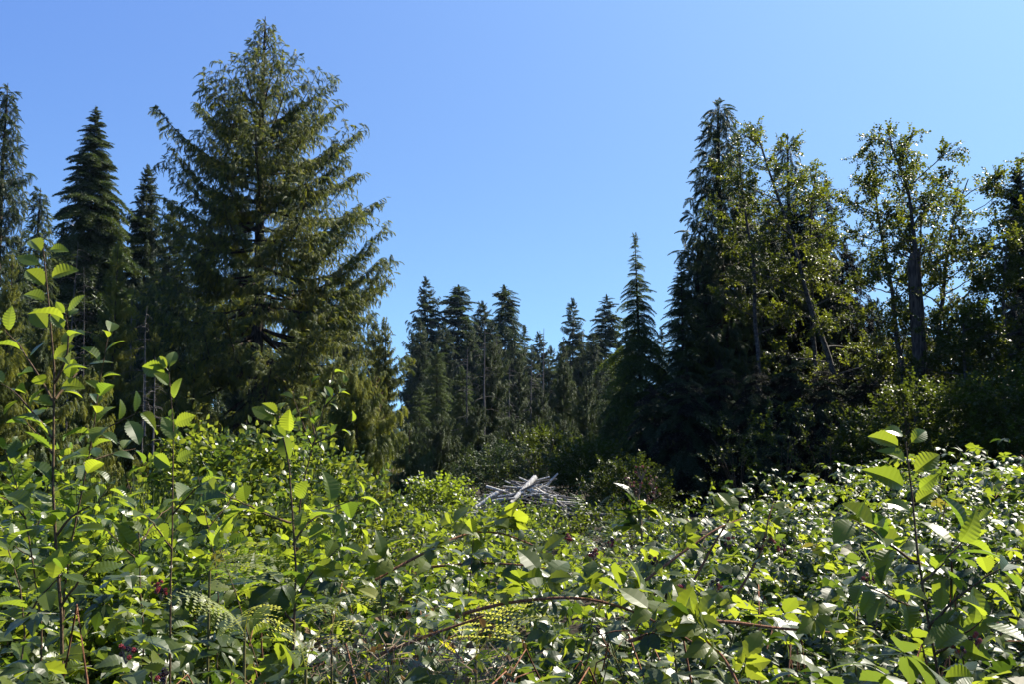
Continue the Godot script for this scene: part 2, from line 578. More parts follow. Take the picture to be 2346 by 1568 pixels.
# a broad-leaved tree: trunk through given points, limbs, and leafy twigs along the limbs
func broadleaf(called: String, label: String, group: String, path: Array, d: float, limbs: Array, thick: float, twigs: Array, mats: Array, spec := {}) -> Node3D:
	var pts := []
	for p in path:
		pts.append(spot(p[0], p[1], d + (p[2] if p.size() > 2 else 0.0)))
	var b: Vector3 = pts[0]
	b.y = ground_at(b.x, b.z) - 0.1
	var o := thing(called, label, "tree", b, group)
	var line := Curve3D.new()
	line.add_point(Vector3.ZERO)
	for k in pts.size():
		if pts[k].y > b.y + 0.3:
			line.add_point(pts[k] - b)
	var size := line.get_baked_length()
	var tp := []
	var tr := []
	for i in 17:
		var s := i / 16.0
		tp.append(line.sample_baked(size * s, true) + Vector3(sin(i * 1.3), 0, cos(i * 1.9)) * thick * 0.3)
		tr.append(thick * pow(1.0 - s, 0.8) + 0.012)
	part("trunk", limb(tp, tr, 9, 0.07), spec.get("bark", M.bark_grey), o)
	var bins := []
	for k in twigs.size() * mats.size():
		bins.append([])
	var wood := PackedVector3Array()
	for lm in limbs:   # [share of the height, azimuth, length, rise, twigs]
		var start: Vector3 = line.sample_baked(size * lm[0], true)
		var out := Vector3(cos(lm[1]), 0, sin(lm[1]))
		var long: float = lm[2]
		var lp := []
		var lr := []
		var bend := wobble(0.25) * long
		for k in 7:
			var s := k / 6.0
			lp.append(start + out * long * s + Vector3.UP * long * lm[3] * (s - 0.25 * s * s) + bend * s * s + wobble(0.02) * long)
			lr.append((thick * 0.28 * (1.0 - lm[0] * 0.6)) * (1.03 - s) + 0.006)
		part("branch", limb(lp, lr, 5), spec.get("bark", M.bark_grey), o)
		var count: int = lm[4]
		for k in count:
			var s := pow(rng.randf(), 0.7) * 0.85 + 0.15
			var seg := mini(int(s * 6.0), 5)
			var p: Vector3 = (lp[seg] as Vector3).lerp(lp[seg + 1], s * 6.0 - seg)
			var dir := (out * rnd(0.0, 0.9) + wobble(1.0) + Vector3(0, 0.3, 0)).normalized()
			var l2 := long * rnd(0.08, 0.38) * (1.1 - s * 0.5)
			var q := p + dir * l2
			stick(wood, p, q, 0.007, 0.004)
			var m := 2 + int(l2 / 0.25)
			for e in m:
				var w := (e + 1.0) / m
				var td := (dir + wobble(0.9)).normalized()
				bins[rng.randi() % bins.size()].append(Transform3D(frame(td, Vector3(rnd(-0.6, 0.6), 1, rnd(-0.6, 0.6))).scaled_local(Vector3.ONE * rnd(0.75, 1.25) * spec.get("leaf", 1.0)), p.lerp(q, w)))
	if wood.size():
		part("twig_framework", flat(wood), M.twig, o)
	for k in bins.size():
		if bins[k].size():
			scatter("crown", twigs[k % twigs.size()], mats[k / twigs.size()], bins[k], o)
	return o

# leafy shrub: a heap of twigs over an ellipsoid
func shrub(called: String, label: String, group: String, at: Vector3, size: Vector3, count: int, twigs: Array, mats: Array, scale := 1.0) -> Node3D:
	var o := thing(called, label, "shrub", at, group)
	var bins := []
	for k in twigs.size() * mats.size():
		bins.append([])
	for s in 7:
		var lp := []
		var lr := []
		var tip := Vector3(rnd(-0.7, 0.7) * size.x, size.y * rnd(0.6, 0.95), rnd(-0.7, 0.7) * size.z)
		for k in 5:
			var q := k / 4.0
			lp.append(Vector3(tip.x * q * q, tip.y * q, tip.z * q * q) + wobble(0.03))
			lr.append(0.02 * scale * (1.1 - q))
		part("stem", limb(lp, lr, 5), M.stem_brown, o)
	for i in count:
		var w := rnd(0, TAU)
		var y := pow(rng.randf(), 0.75)
		var r := sqrt(maxf(0.02, 1.0 - pow(absf(y - 0.35) / 0.68, 2.0))) * pow(rng.randf(), 0.4)
		var lump := 1.0 + 0.35 * rough.get_noise_3d(cos(w) * 60.0 + at.x * 20.0, y * 90.0, sin(w) * 60.0 + at.z * 20.0)
		var p := Vector3(cos(w) * r * size.x, y * size.y * (0.75 + 0.25 * lump), sin(w) * r * size.z) * Vector3(lump, 1, lump)
		var dir := Vector3(cos(w) * r, 0.6 + rnd(-0.5, 0.4), sin(w) * r) + wobble(0.5)
		bins[rng.randi() % bins.size()].append(Transform3D(frame(dir, Vector3(rnd(-0.5, 0.5), 1, rnd(-0.5, 0.5))).scaled_local(Vector3.ONE * scale * rnd(0.7, 1.2)), p))
	for k in bins.size():
		if bins[k].size():
			scatter("crown", twigs[k % twigs.size()], mats[k / twigs.size()], bins[k], o)
	return o

# a bare dead young tree with curved twigs
func snag(label: String, group: String, path: Array, d: float, thick: float, twigs: int, long: float) -> Node3D:
	var pts := []
	for p in path:
		pts.append(spot(p[0], p[1], d))
	var b: Vector3 = pts[0]
	var o := thing("dead_tree", label, "dead tree", b, group)
	var line := Curve3D.new()
	for k in pts.size():
		line.add_point(pts[k] - b)
	var size := line.get_baked_length()
	var tp := []
	var tr := []
	for i in 9:
		var s := i / 8.0
		tp.append(line.sample_baked(size * s))
		tr.append(thick * (1.0 - s * 0.8))
	part("trunk", limb(tp, tr, 6), M.dead_wood, o)
	for i in twigs:
		var s := rnd(0.12, 0.97)
		var p := line.sample_baked(size * s)
		var az := rnd(0, TAU)
		var l := long * rnd(0.4, 1.0) * (1.1 - s * 0.7)
		var lp := []
		var lr := []
		for k in 5:
			var q := k / 4.0
			lp.append(p + Vector3(cos(az), 0, sin(az)) * l * q + Vector3.UP * l * (0.25 * q - 0.55 * q * q) + wobble(0.02) * l)
			lr.append(thick * 0.22 * (1.05 - q) + 0.003)
		part("branch", limb(lp, lr, 3), M.dead_wood, o)
	return o

# ------------------------------------------------------------------ foreground plants
func sapling(label: String, path: Array, d: float, side: Array, step: float, leaf: float, mats: Array, from := 0.0, thick := 0.006, tips := [], bare := 2.0) -> Node3D:
	var pts := []
	for p in path:
		pts.append(spot(p[0], p[1], d))
	var b: Vector3 = pts[0]
	var foot := Vector3(b.x + rnd(-0.04, 0.04), 0.0, b.z - 0.05)
	var o := thing("alder_sapling", label, "sapling", foot, "young alders standing in the brambles")
	var lines := []
	var main := Curve3D.new()
	main.add_point(Vector3.ZERO)
	for p in pts:
		main.add_point(p - foot)
	lines.append([main, thick, maxf(from, (b - foot).length() / main.get_baked_length() * 0.8)])
	for s in side:
		var c := Curve3D.new()
		var dz := rnd(-0.25, 0.25)
		for k in s.size():
			c.add_point(spot(s[k][0], s[k][1], d + dz * k / maxf(1.0, s.size() - 1.0)) - foot)
		lines.append([c, thick * 0.55, 0.2])
	for n in lines.size():
		var c: Curve3D = lines[n][0]
		var size := c.get_baked_length()
		var tp := []
		var tr := []
		for i in 13:
			var s := i / 12.0
			tp.append(c.sample_baked(size * s, true) + wobble(0.002))
			tr.append(lines[n][1] * (1.05 - s * 0.8))
		part("stem" if n == 0 else "branch", limb(tp, tr, 6), M.stem_brown, o)
		var at: float = size * lines[n][2]
		var w := rnd(0, TAU)
		while at < size + step * 0.4 and (n > 0 or at < size * bare):
			var q := minf(at, size)
			var p := c.sample_baked(q, true)
			var along := (c.sample_baked(minf(q + 0.02, size)) - c.sample_baked(q - 0.02)).normalized()
			w += 2.6 + rnd(-0.5, 0.5)
			var f := frame(along, Vector3.BACK)
			var out: Vector3 = f.y * sin(w) * 0.75 + f.z * cos(w) * 1.1
			var share := q / size
			var dir := (out * lerpf(1.0, 0.6, share) + along * rnd(0.25, 0.8) + Vector3(0, rnd(-0.2, 0.3), 0)).normalized()
			var nrm := (Vector3(rnd(-0.6, 0.6), 1.0, rnd(-0.3, 0.8)) + along * 0.3).normalized()
			var sc := leaf * 0.94 * rnd(0.65, 1.2) * (0.8 if share > 0.93 else 1.0)
			var lf := part("leaf", alders[rng.randi() % alders.size()], mats[rng.randi() % mats.size()], o)
			lf.transform = Transform3D(frame(dir, nrm).scaled_local(Vector3.ONE * sc), p)
			at += step * 0.74 * rnd(0.6, 1.4)
	# the large leaves that stand out, each from its stalk to its tip
	for t in tips:
		var a := spot(t[0], t[1], d)
		var e := spot(t[2], t[3], d - rnd(-0.02, 0.03))
		var dir := e - a
		var lf := part("leaf", alders[rng.randi() % alders.size()], mats[rng.randi() % 2], o)
		lf.transform = Transform3D(frame(dir, Vector3(rnd(-0.5, 0.5), rnd(0.3, 0.9), 1.0)).scaled_local(Vector3.ONE * (dir.length() + 0.008) / 0.094), a - foot)
	return o

func canopy(x: float, z: float) -> float:
	# height of the bramble's leafy top above the ground
	var d := -z
	var h := 1.27 - 0.52 * pow(absf(rough.get_noise_2d(x * 62.0, z * 74.0)) * 1.6, 0.9) * clampf(1.25 - d * 0.06, 0.4, 1.0) + 0.12 * rough.get_noise_2d(x * 16.0 + 70.0, z * 16.0)
	h -= 0.115 * clampf(d - 3.4, 0.0, 7.0) * clampf(1.55 - x / 1.95, 0.0, 1.0)
	var q := clampf((x - 1.5) / 2.3, 0.0, 1.0)   # the mound on the right
	h += (0.44 * q - 0.06) * clampf((d - 2.6) / 3.0, 0.0, 1.0) * clampf((11.0 - d) / 3.0, 0.0, 1.0)
	h += 0.20 * exp(-pow((x - 0.95) / 0.55, 2.0) - pow((d - 3.2) / 0.4, 2.0))
	h -= 0.12 * exp(-pow((x + 0.1) / 0.5, 2.0) - pow((d - 3.9) / 0.8, 2.0))
	h -= 0.70 * exp(-pow((x - 0.31) / 0.22, 4.0) - pow((d - 2.42) / 0.62, 4.0))   # a hollow close by
	for c in hollows:
		h -= 0.55 * exp(-pow((x - c.x) / c.z, 4.0) - pow((d - c.y) / (c.z * 2.0), 4.0))
	h -= 0.45 * exp(-pow((x + 0.145) / 0.12, 2.0) - pow((d - 2.0) / 0.16, 2.0))
	h -= 0.25 * exp(-pow((x + 0.3) / 0.35, 2.0) - pow((d - 2.9) / 0.25, 2.0))
	return maxf(h, 0.12)

func brambles() -> void:
	var centres := [
		[Vector2(-1.35, 2.3), "bramble bush under the tall sapling by the frame's left lower corner", 0.05],
		[Vector2(-0.55, 2.1), "bramble bush with fern fronds around it, left of the dark hollow", 0.1],
		[Vector2(0.25, 2.2), "bramble bush with long red canes arching over the dark hollow", 0.05],
		[Vector2(1.15, 2.2), "bramble bush with broad pale leaves round the foot of the lone sapling on the right", 0.05],
		[Vector2(1.1, 3.4), "bramble bush that lifts yellow young shoots against the black shade", 0.15],
		[Vector2(3.6, 6.6), "high bramble mound of glinting small leaves rising at the right edge", 0.1],
		[Vector2(-0.1, 4.4), "bramble patch sloping down towards the pale stick pile", 0.15],
		[Vector2(-2.1, 4.4), "bramble patch between the saplings in front of the large cedar", 0.25],
		[Vector2(-1.2, 8.5), "far bramble patch on the lit ground before the brown young cedars", 0.3],
		[Vector2(2.2, 4.2), "bramble bush at the foot of the glinting mound, behind the right sapling", 0.1],
	]
	var lots := []
	for c in centres:
		lots.append([])
	var d := 1.18
	while d < 13.0:
		var gap := 0.066 + 0.0078 * d
		var halfw := 0.60 * d + 0.35
		var x := -halfw
		while x < halfw:
			var px := x + rnd(-0.6, 0.6) * gap
			var pz := -(d + rnd(-0.6, 0.6) * gap)
			x += gap
			var top := canopy(px, pz)
			var near := 0
			var best := 1e9
			for k in centres.size():
				var q: float = (centres[k][0] as Vector2).distance_to(Vector2(px, -pz)) * (0.8 if k == 5 else 1.0)
				if q < best:
					best = q
					near = k
			if -pz > 8.0 and px < 1.0 and rng.randf() < 0.5:
				continue
			# leafy sprays in bunches over a hollow, then dense lower leaves, coloured darker for shade
			var bunch := rough.get_noise_2d(px * 120.0 + 31.0, pz * 95.0)
			for layer in 9:
				if layer < 2 and bunch < (-0.02 if layer == 0 else 0.06) or rng.randf() < 0.12:
					continue
				var y := top + bunch * 0.16 - layer * 0.085 - (0.20 if layer > 1 else 0.0) + rnd(-0.05, 0.05)
				if layer == 0 and rng.randf() < 0.12:
					y += rnd(0.02, 0.14)
				if y < 0.05:
					continue
				lots[near].append([absf(layer) * 0.5 + (-pz) * 0.22, Vector3(px, y, pz), layer])
		d += gap
	for k in centres.size():
		var c: Vector2 = centres[k][0]
		var o := thing("bramble_bush", centres[k][1], "bramble", Vector3(c.x, 0, -c.y), "brambles over the clearing")
		var lot: Array = lots[k]
		lot.sort_custom(func(a, b): return a[0] < b[0])
		var bins := []
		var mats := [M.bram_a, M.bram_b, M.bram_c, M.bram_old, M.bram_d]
		for i in brams_far.size() * 5:
			bins.append([])
		for i in lot.size():
			var p: Vector3 = lot[i][1]
			var layer: int = lot[i][2]
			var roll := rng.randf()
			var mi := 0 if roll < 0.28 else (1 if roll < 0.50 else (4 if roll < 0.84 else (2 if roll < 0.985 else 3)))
			if layer > 1 and (mi == 2 or roll < 0.14):  # lower leaves take the dark leaf colour, painting shade into the gaps
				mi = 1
			var az := rnd(0, TAU)
			var dir := Vector3(cos(az), rnd(-0.35, 0.45), sin(az)).normalized()
			var nrm := Vector3(rnd(-0.6, 0.85), 1.0, rnd(-0.7, 0.85))
			if rng.randf() < 0.2:
				nrm += wobble(1.0)
			var t := Transform3D(frame(dir, nrm).scaled_local(Vector3.ONE * rnd(0.6, 1.12)), p - o.position - dir * 0.06)
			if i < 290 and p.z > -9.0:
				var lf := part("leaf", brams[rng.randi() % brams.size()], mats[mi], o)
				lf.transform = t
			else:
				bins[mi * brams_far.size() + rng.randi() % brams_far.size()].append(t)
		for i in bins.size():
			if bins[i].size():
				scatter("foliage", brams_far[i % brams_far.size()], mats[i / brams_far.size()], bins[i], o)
		# arching canes inside
		for n in 16:
			var a := rnd(0, TAU)
			var r := rnd(0.1, 0.7) * (1.0 if k < 5 else 2.2)
			var p0 := Vector3(cos(a) * r, 0, sin(a) * r)
			var w := a + rnd(-1.5, 1.5)
			var l := rnd(0.5, 1.2)
			var lp := []
			var lr := []
			for e in 9:
				var q := e / 8.0
				var pp := p0 + Vector3(cos(w), 0, sin(w)) * l * q
				var hh := canopy(o.position.x + pp.x, o.position.z + pp.z)
				pp.y = hh * (1.0 - pow(q * 1.35 - 0.85, 2.0) * 1.2) - 0.02 + 0.01 * (n % 3)
				lp.append(pp)
				lr.append(0.0042 * (1.1 - q * 0.6))
			part("cane", limb(lp, lr, 5), M.cane_red if n % 3 else M.cane_green, o)

func cane(pts: Array, d0: float, d1: float, thick: float, parent: Node3D, leaves: int) -> void:
	var c := Curve3D.new()
	for k in pts.size():
		var s := float(k) / (pts.size() - 1)
		c.add_point(spot(pts[k][0], pts[k][1], lerpf(d0, d1, s)) - parent.position)
	var size := c.get_baked_length()
	var lp := []
	var lr := []
	for i in 25:
		var s := i / 24.0
		lp.append(c.sample_baked(size * s, true))
		lr.append(thick * (1.05 - s * 0.55))
	var o := part("cane", limb(lp, lr, 7), M.cane_red, parent)
	var thorns := PackedVector3Array()
	for i in int(size / 0.025):
		var p := c.sample_baked(i * 0.025, true)
		var w := wobble(1.0).normalized()
		stick(thorns, p + w * thick * 0.7, p + w * (thick + 0.006), 0.0016, 0.0001)
	if thorns.size():
		part("thorns", flat(thorns), M.cane_red, o).set_meta("kind", "stuff")
	for i in leaves:
		var p := c.sample_baked(size * (i + rnd(0.2, 0.8)) / leaves, true)
		var dir := Vector3(rnd(-1, 1), rnd(0.1, 0.9), rnd(-0.5, 0.7)).normalized()
		var lf := part("leaf", brams[rng.randi() % brams.size()], [M.bram_a, M.bram_b, M.bram_c][rng.randi() % 3], parent)
		lf.transform = Transform3D(frame(dir, Vector3(rnd(-0.5, 0.5), 1, rnd(-0.2, 0.8))).scaled_local(Vector3.ONE * rnd(0.48, 0.76)), p)

func berry(r: float) -> ArrayMesh:
	var v := PackedVector3Array()
	for i in 16:
		var y := 1.0 - 2.0 * (i + 0.5) / 16.0
		var a := i * 2.39996
		var q := sqrt(1.0 - y * y)
		var c := Vector3(cos(a) * q, y * 1.15, sin(a) * q) * r * 0.72
		var e := r * 0.40
		var ring := [Vector3(e, 0, 0), Vector3(0, 0, e), Vector3(-e, 0, 0), Vector3(0, 0, -e)]
		for k in 4:
			v.append_array(PackedVector3Array([c + Vector3(0, e, 0), c + ring[k], c + ring[(k + 1) % 4], c - Vector3(0, e, 0), c + ring[(k + 1) % 4], c + ring[k]]))
	return flat(v)

func berries(u: float, v: float, d: float, count: int, spread: float, parent: Node3D, size := 1.0, mats := []) -> void:
	var p := spot(u, v, d) - parent.position
	var wood := PackedVector3Array()
	for i in count:
		var e := p + Vector3(rnd(-1, 1), rnd(-0.5, 1), rnd(-1, 1)) * spread
		stick(wood, p - Vector3(0, spread * 1.2, 0), e, 0.0012, 0.0009)
		var b := part("berry", berry_mesh, (M.berry_red if rng.randf() < 0.55 else M.berry_black) if mats.is_empty() else mats[rng.randi() % mats.size()], parent)
		b.transform = Transform3D(Basis.from_euler(wobble(3.0)).scaled(Vector3.ONE * size * rnd(0.7, 1.15)), e)
	part("fruit_stalk", flat(wood), M.dry_twig, parent)

# small hollows in the brambles: x, distance, half width
var hollows := [Vector3(-0.27, 3.05, 0.16), Vector3(-1.2, 4.5, 0.26), Vector3(1.03, 3.5, 0.16), Vector3(1.36, 2.75, 0.14), Vector3(-1.02, 2.3, 0.13), Vector3(-0.32, 2.32, 0.12), Vector3(0.88, 2.3, 0.14), Vector3(0.72, 4.1, 0.2), Vector3(-0.9, 2.8, 0.13), Vector3(0.05, 3.7, 0.18), Vector3(1.9, 3.6, 0.16), Vector3(0.62, 2.75, 0.11), Vector3(-0.62, 3.6, 0.17), Vector3(1.5, 4.6, 0.2), Vector3(-1.5, 3.0, 0.14)]
var sprays := []
var alders := []
var brams := []
var brams_far := []
var berry_mesh: ArrayMesh

func _ready() -> void:
	rng.seed = 20240817
	hills.seed = 3
	hills.frequency = 0.02
	rough.seed = 8
	rough.frequency = 0.02
	# ------------------------------------------------ camera, sky, sun, exposure
	var cam := Camera3D.new()
	cam.name = "camera"
	cam.fov = 40.0
	cam.near = 0.05
	cam.far = 1500.0
	cam.position = EYE
	cam.rotation = Vector3(PITCH, 0, 0)
	add_child(cam)
	var az := deg_to_rad(55.0)
	var el := deg_to_rad(45.0)
	sun_dir = Vector3(sin(az) * cos(el), sin(el), -cos(az) * cos(el))
	var sun := DirectionalLight3D.new()
	sun.name = "sun"
	sun.light_energy = 1.6
	sun.light_color = Color(1.0, 0.965, 0.90)
	sun.light_angular_distance = 0.5
	sun.shadow_enabled = true
	sun.sky_mode = DirectionalLight3D.SKY_MODE_LIGHT_ONLY
	add_child(sun)
	sun.look_at_from_position(sun_dir * 50.0, Vector3.ZERO, Vector3.UP)
	var pic := Image.create(512, 256, false, Image.FORMAT_RGBF)
	for j in 256:
		var up := PI * (0.5 - (j + 0.5) / 256.0)
		for i in 512:
			var w := TAU * (i + 0.5) / 512.0
			var dir := Vector3(sin(w) * cos(up), sin(up), -cos(w) * cos(up))
			var y := maxf(dir.y, 0.0)
			var low := exp(-y * 5.5)
			var ang := acos(clampf(dir.dot(sun_dir), -1.0, 1.0))
			var glow := exp(-ang * 1.75)
			var c := (Vector3(0.030, 0.120, 0.62) + Vector3(0.37, 0.72, 0.68) * low + Vector3(0.83, 1.24, 1.20) * glow) * 1.04 / 3.0
			pic.set_pixel(i, j, Color(c.x, c.y, c.z))
	var sky_mat := PanoramaSkyMaterial.new()
	sky_mat.panorama = ImageTexture.create_from_image(pic)
	var sky := Sky.new()
	sky.sky_material = sky_mat
	var env := Environment.new()
	env.background_mode = Environment.BG_SKY
	env.sky = sky
	env.tonemap_mode = Environment.TONE_MAPPER_LINEAR
	env.tonemap_exposure = 3.0
	env.fog_enabled = true
	env.fog_light_color = Color(0.75, 0.85, 1.0)
	env.fog_density = 0.00007
	env.sdfgi_enabled = true
	env.ssao_enabled = true
	env.ssil_enabled = true
	var world := WorldEnvironment.new()
	world.name = "world"
	world.environment = env
	add_child(world)

	make_materials()
	# ------------------------------------------------ ground
	var st := SurfaceTool.new()
	st.begin(Mesh.PRIMITIVE_TRIANGLES)
	st.set_smooth_group(0)
	var xs := []
	for i in 81:
		var q := (i - 40) / 40.0
		xs.append(signf(q) * pow(absf(q), 2.2) * 500.0)
	for i in 80:
		for j in 80:
			var q := []
			for e in [[0, 0], [1, 0], [1, 1], [0, 1]]:
				var x: float = xs[i + e[0]]
				var z: float = xs[j + e[1]] - 20.0
				q.append(Vector3(x, ground_at(x, z), z))
			for e in [0, 1, 2, 0, 2, 3]:
				st.add_vertex(q[e])
	st.generate_normals()
	var g := part("ground", st.commit(), M.soil, self)
	g.set_meta("kind", "structure")
	g.set_meta("label", "dark forest soil under the brambles and trees")

	# ------------------------------------------------ shared leaf meshes
	for k in 4:
		sprays.append(cedar_spray([0.7, 1.0, 1.3, 0.45][k]))
	for k in 6:
		alders.append(alder_leaf(17))
	for k in 6:
		brams.append(bramble_leaf(10, 5 if k < 4 else 3))
	for k in 3:
		brams_far.append(bramble_leaf(6, 5 if k < 2 else 3))
	berry_mesh = berry(0.007)
	var fir := [needle_bough(0.042, 0.11, 0.12, 0.25), needle_bough(0.042, 0.11, 0.22, 0.45)]
	var hem := [needle_bough(0.026, 0.065, 0.28, 0.55), needle_bough(0.026, 0.065, 0.42, 0.75)]
	var ced := [cedar_bough(0.9), cedar_bough(1.3)]
	var tw := [leafy_twig(16, 0.072, 0.34), leafy_twig(12, 0.075, 0.28), leafy_twig(18, 0.068, 0.42)]
	var tw_small := [leafy_twig(14, 0.07, 0.42), leafy_twig(11, 0.075, 0.36)]

	big_trees()
	left_forest(fir, hem, ced)
	far_forest(fir, hem, ced)
	right_group(fir, hem, ced, tw)
	middle_ground(ced, tw, tw_small, hem)
	stick_pile()
	brambles()
	front_plants()

func big_trees() -> void:
	# height share, reach left, reach right in metres, of the great cedar 35 m away
	var m := 35.0 / FOCAL
	var rows := []
	for r in [[1020, 260, 330], [900, 285, 365], [800, 280, 345], [720, 275, 350], [640, 260, 325], [600, 245, 310], [540, 230, 275], [470, 225, 265], [400, 212, 245], [330, 208, 235], [260, 200, 185], [205, 150, 170], [175, 66, 120], [130, 40, 48], [90, 25, 27], [40, 6, 6]]:
		rows.append([(1020.0 - r[0] + 105.0) / 1085.0, r[1] * m * 1.02, r[2] * m * 1.02])
	rows[0][0] = 0.0
	cedar("cedar_tree", "largest tree, broad olive-green cedar with upswept limbs towering over the clearing", "", 580, 35, 38, rows, [M.cedar_a, M.cedar_b, M.cedar_c], {"limbs": 180, "low": 0.09, "thick": 0.28, "dense": 0.95, "size": 0.54, "bare": 0.26})

func left_forest(fir: Array, hem: Array, ced: Array) -> void:
	var g := "conifers at the left side of the clearing"
	var narrow := [[0.0, 1.6, 1.6], [0.4, 1.5, 1.5], [0.75, 1.1, 1.1], [1.0, 0.15, 0.15]]
	cedar("cedar_tree", "loose tall cedar cut off by the left edge of the frame", g, -30, 42, 190, narrow, [M.cedar_b, M.fir_b, M.fir_a], {"limbs": 130, "low": 0.1, "dense": 1.1, "size": 0.8, "alone": false, "thick": 0.2})
	cedar("cedar_tree", "loose dark cedar just right of the one cut by the left edge", g, 62, 52, 430, [[0.0, 1.7, 1.7], [0.5, 1.4, 1.4], [1.0, 0.1, 0.1]], [M.cedar_b, M.fir_a, M.cedar_a], {"limbs": 130, "low": 0.1, "dense": 1.1, "size": 0.9, "alone": false, "thick": 0.2})
	conifer("fir_tree", "tall shaggy fir left of the large cedar, second highest top on this side", g, 183, 60, 250, 160, 0.15, [hem[0], fir[1]], [M.fir_a, M.fir_b, M.cedar_b], {"per": 7, "shape": 0.85, "gap": 0.34, "low": -0.35, "high": 0.45, "long": 0.2, "tip": 0.2})
	conifer("fir_tree", "slim fir with a narrow pointed top between the shaggy fir and the large cedar", g, 313, 64, 385, 120, 0.1, [fir[1], ced[0]], [M.fir_a, M.fir_b, M.cedar_b], {"per": 7, "shape": 0.85, "gap": 0.42, "low": -0.4, "high": 0.45})
	conifer("fir_tree", "dark lower fir filling the gap left of the slim fir", g, 255, 70, 560, 75, 0.1, fir, [M.fir_a], {"per": 7})
	conifer("hemlock_tree", "dark hemlock close behind the large cedar's left limbs", g, 400, 50, 520, 85, 0.08, hem, [M.fir_a, M.hem_a], {"per": 7})
	conifer("fir_tree", "dark fir low behind the loose cedar near the left edge", g, 20, 66, 560, 80, 0.05, fir, [M.fir_a], {"per": 7})
	conifer("fir_tree", "dark fir standing behind the grey dead trees on the left", g, 120, 72, 520, 80, 0.05, fir, [M.fir_a], {"per": 7})
	conifer("cedar_tree", "sunlit yellow-green young cedar touching the left edge", g, 5, 26, 600, 75, 0.02, ced, [M.cedar_c, M.cedar_a], {"per": 7, "low": -0.5, "gap": 0.3})
	conifer("cedar_tree", "sunlit olive young cedar right of the grey dead trees", g, 250, 30, 570, 85, 0.02, ced, [M.cedar_c, M.cedar_a], {"per": 7, "low": -0.45, "gap": 0.32})
	conifer("cedar_tree", "small olive cedar below the slim fir, left of the large cedar's base", g, 345, 30, 760, 75, 0.02, ced, [M.cedar_a, M.cedar_c], {"per": 7, "low": -0.45, "gap": 0.26})
	conifer("cedar_tree", "bushy olive cedar right behind the tall sapling's lower stem", g, 95, 21, 735, 110, 0.02, ced, [M.cedar_a, M.cedar_b, M.cedar_c], {"per": 7, "low": -0.4, "gap": 0.25, "shape": 0.5})
	conifer("cedar_tree", "bushy olive cedar below the yellow-green one at the left edge", g, -20, 20, 800, 120, 0.02, ced, [M.cedar_c, M.cedar_a], {"per": 7, "low": -0.4, "gap": 0.25, "shape": 0.5})
	conifer("cedar_tree", "small dark-trunked cedar beside the foot of the large cedar", g, 440, 31, 800, 80, 0.05, ced, [M.cedar_a, M.cedar_c], {"per": 7, "low": -0.45, "gap": 0.26})
	conifer("cedar_tree", "short olive cedar behind the broom, left of the thin dead trees", g, 200, 24, 860, 90, 0.02, ced, [M.cedar_a, M.cedar_c], {"per": 7, "low": -0.4, "gap": 0.24, "shape": 0.55})
	conifer("cedar_tree", "drooping green cedar right against the large cedar's right flank", g, 880, 33.5, 740, 75, 0.02, ced, [M.cedar_c, M.cedar_a, M.cedar_b], {"per": 7, "low": -0.5, "gap": 0.3})
	conifer("cedar_tree", "bright yellow-green cedar low before the large cedar's right limbs", g, 815, 19, 850, 120, 0.02, ced, [M.cedar_c, M.cedar_a], {"per": 7, "low": -0.5, "gap": 0.2, "shape": 0.55})
	conifer("cedar_tree", "small yellow-green cedar just right of the large cedar's trunk", g, 690, 20, 900, 110, 0.02, ced, [M.cedar_c, M.cedar_a], {"per": 7, "low": -0.5, "gap": 0.2, "shape": 0.55})
	conifer("cedar_tree", "young cedar with brown dry patches beside the large cedar's right foot", g, 858, 26, 860, 75, 0.08, ced, [M.cedar_a, M.cedar_brown, M.cedar_c], {"per": 7, "low": -0.5, "gap": 0.26, "thick": 0.06})
	conifer("cedar_tree", "small grey-green cedar on a thin dark trunk left of the stick pile", g, 938, 24, 985, 68, 0.3, ced, [M.cedar_b, M.hem_a], {"per": 6, "low": -0.3, "gap": 0.22, "thick": 0.04, "shape": 0.6})
	conifer("cedar_tree", "low yellowish cedar under the large cedar's right limbs", g, 760, 27, 800, 95, 0.02, ced, [M.cedar_c, M.cedar_a], {"per": 7, "low": -0.5, "gap": 0.28})
	for f in [[215, 68, 470, 75, "between the shaggy fir and the slim fir"], [372, 56, 470, 70, "close left of the large cedar's upper limbs"], [455, 52, 560, 90, "behind the large cedar's left half"], [540, 60, 500, 90, "straight behind the large cedar's trunk"], [690, 58, 560, 85, "behind the large cedar's right half"], [790, 60, 640, 80, "behind the large cedar's outer right limbs"], [150, 62, 640, 90, "low behind the grey dead trees"], [60, 58, 640, 90, "low behind the yellow-green young cedar at the left edge"], [330, 56, 640, 90, "low behind the small olive cedar"], [855, 62, 740, 70, "at the right rim of the large cedar"], [610, 46, 790, 110, "low behind the large cedar's foot"], [560, 50, 700, 90, "left behind the large cedar's foot"]]:
		conifer("hemlock_tree", "dark drooping hemlock " + f[4], g, f[0], f[1], f[2], f[3], 0.03, [hem[1], ced[1]], [M.fir_a, M.cedar_b], {"per": 7, "shape": 0.6, "low": -0.6, "high": 0.3, "gap": 0.5, "long": 0.12})
	var dg := "grey dead young trees among the conifers"
	snag("tall leaning grey dead tree with bowed bare twigs, left", dg, [[150, 1020], [160, 840], [168, 700], [178, 590], [180, 555]], 34, 0.04, 46, 1.9)
	snag("thin grey dead tree standing upright right of the leaning one", dg, [[190, 1000], [193, 800], [194, 690], [193, 610]], 35, 0.026, 30, 1.0)
	snag("pale dead tree with level bare arms against the cedar's dark left side", dg, [[332, 1000], [333, 850], [333, 745], [338, 700]], 29, 0.034, 26, 1.2)
	snag("thin pale dead tree rising behind the second tall sapling", dg, [[350, 1060], [353, 960], [355, 880], [356, 820]], 24, 0.035, 26, 0.7)
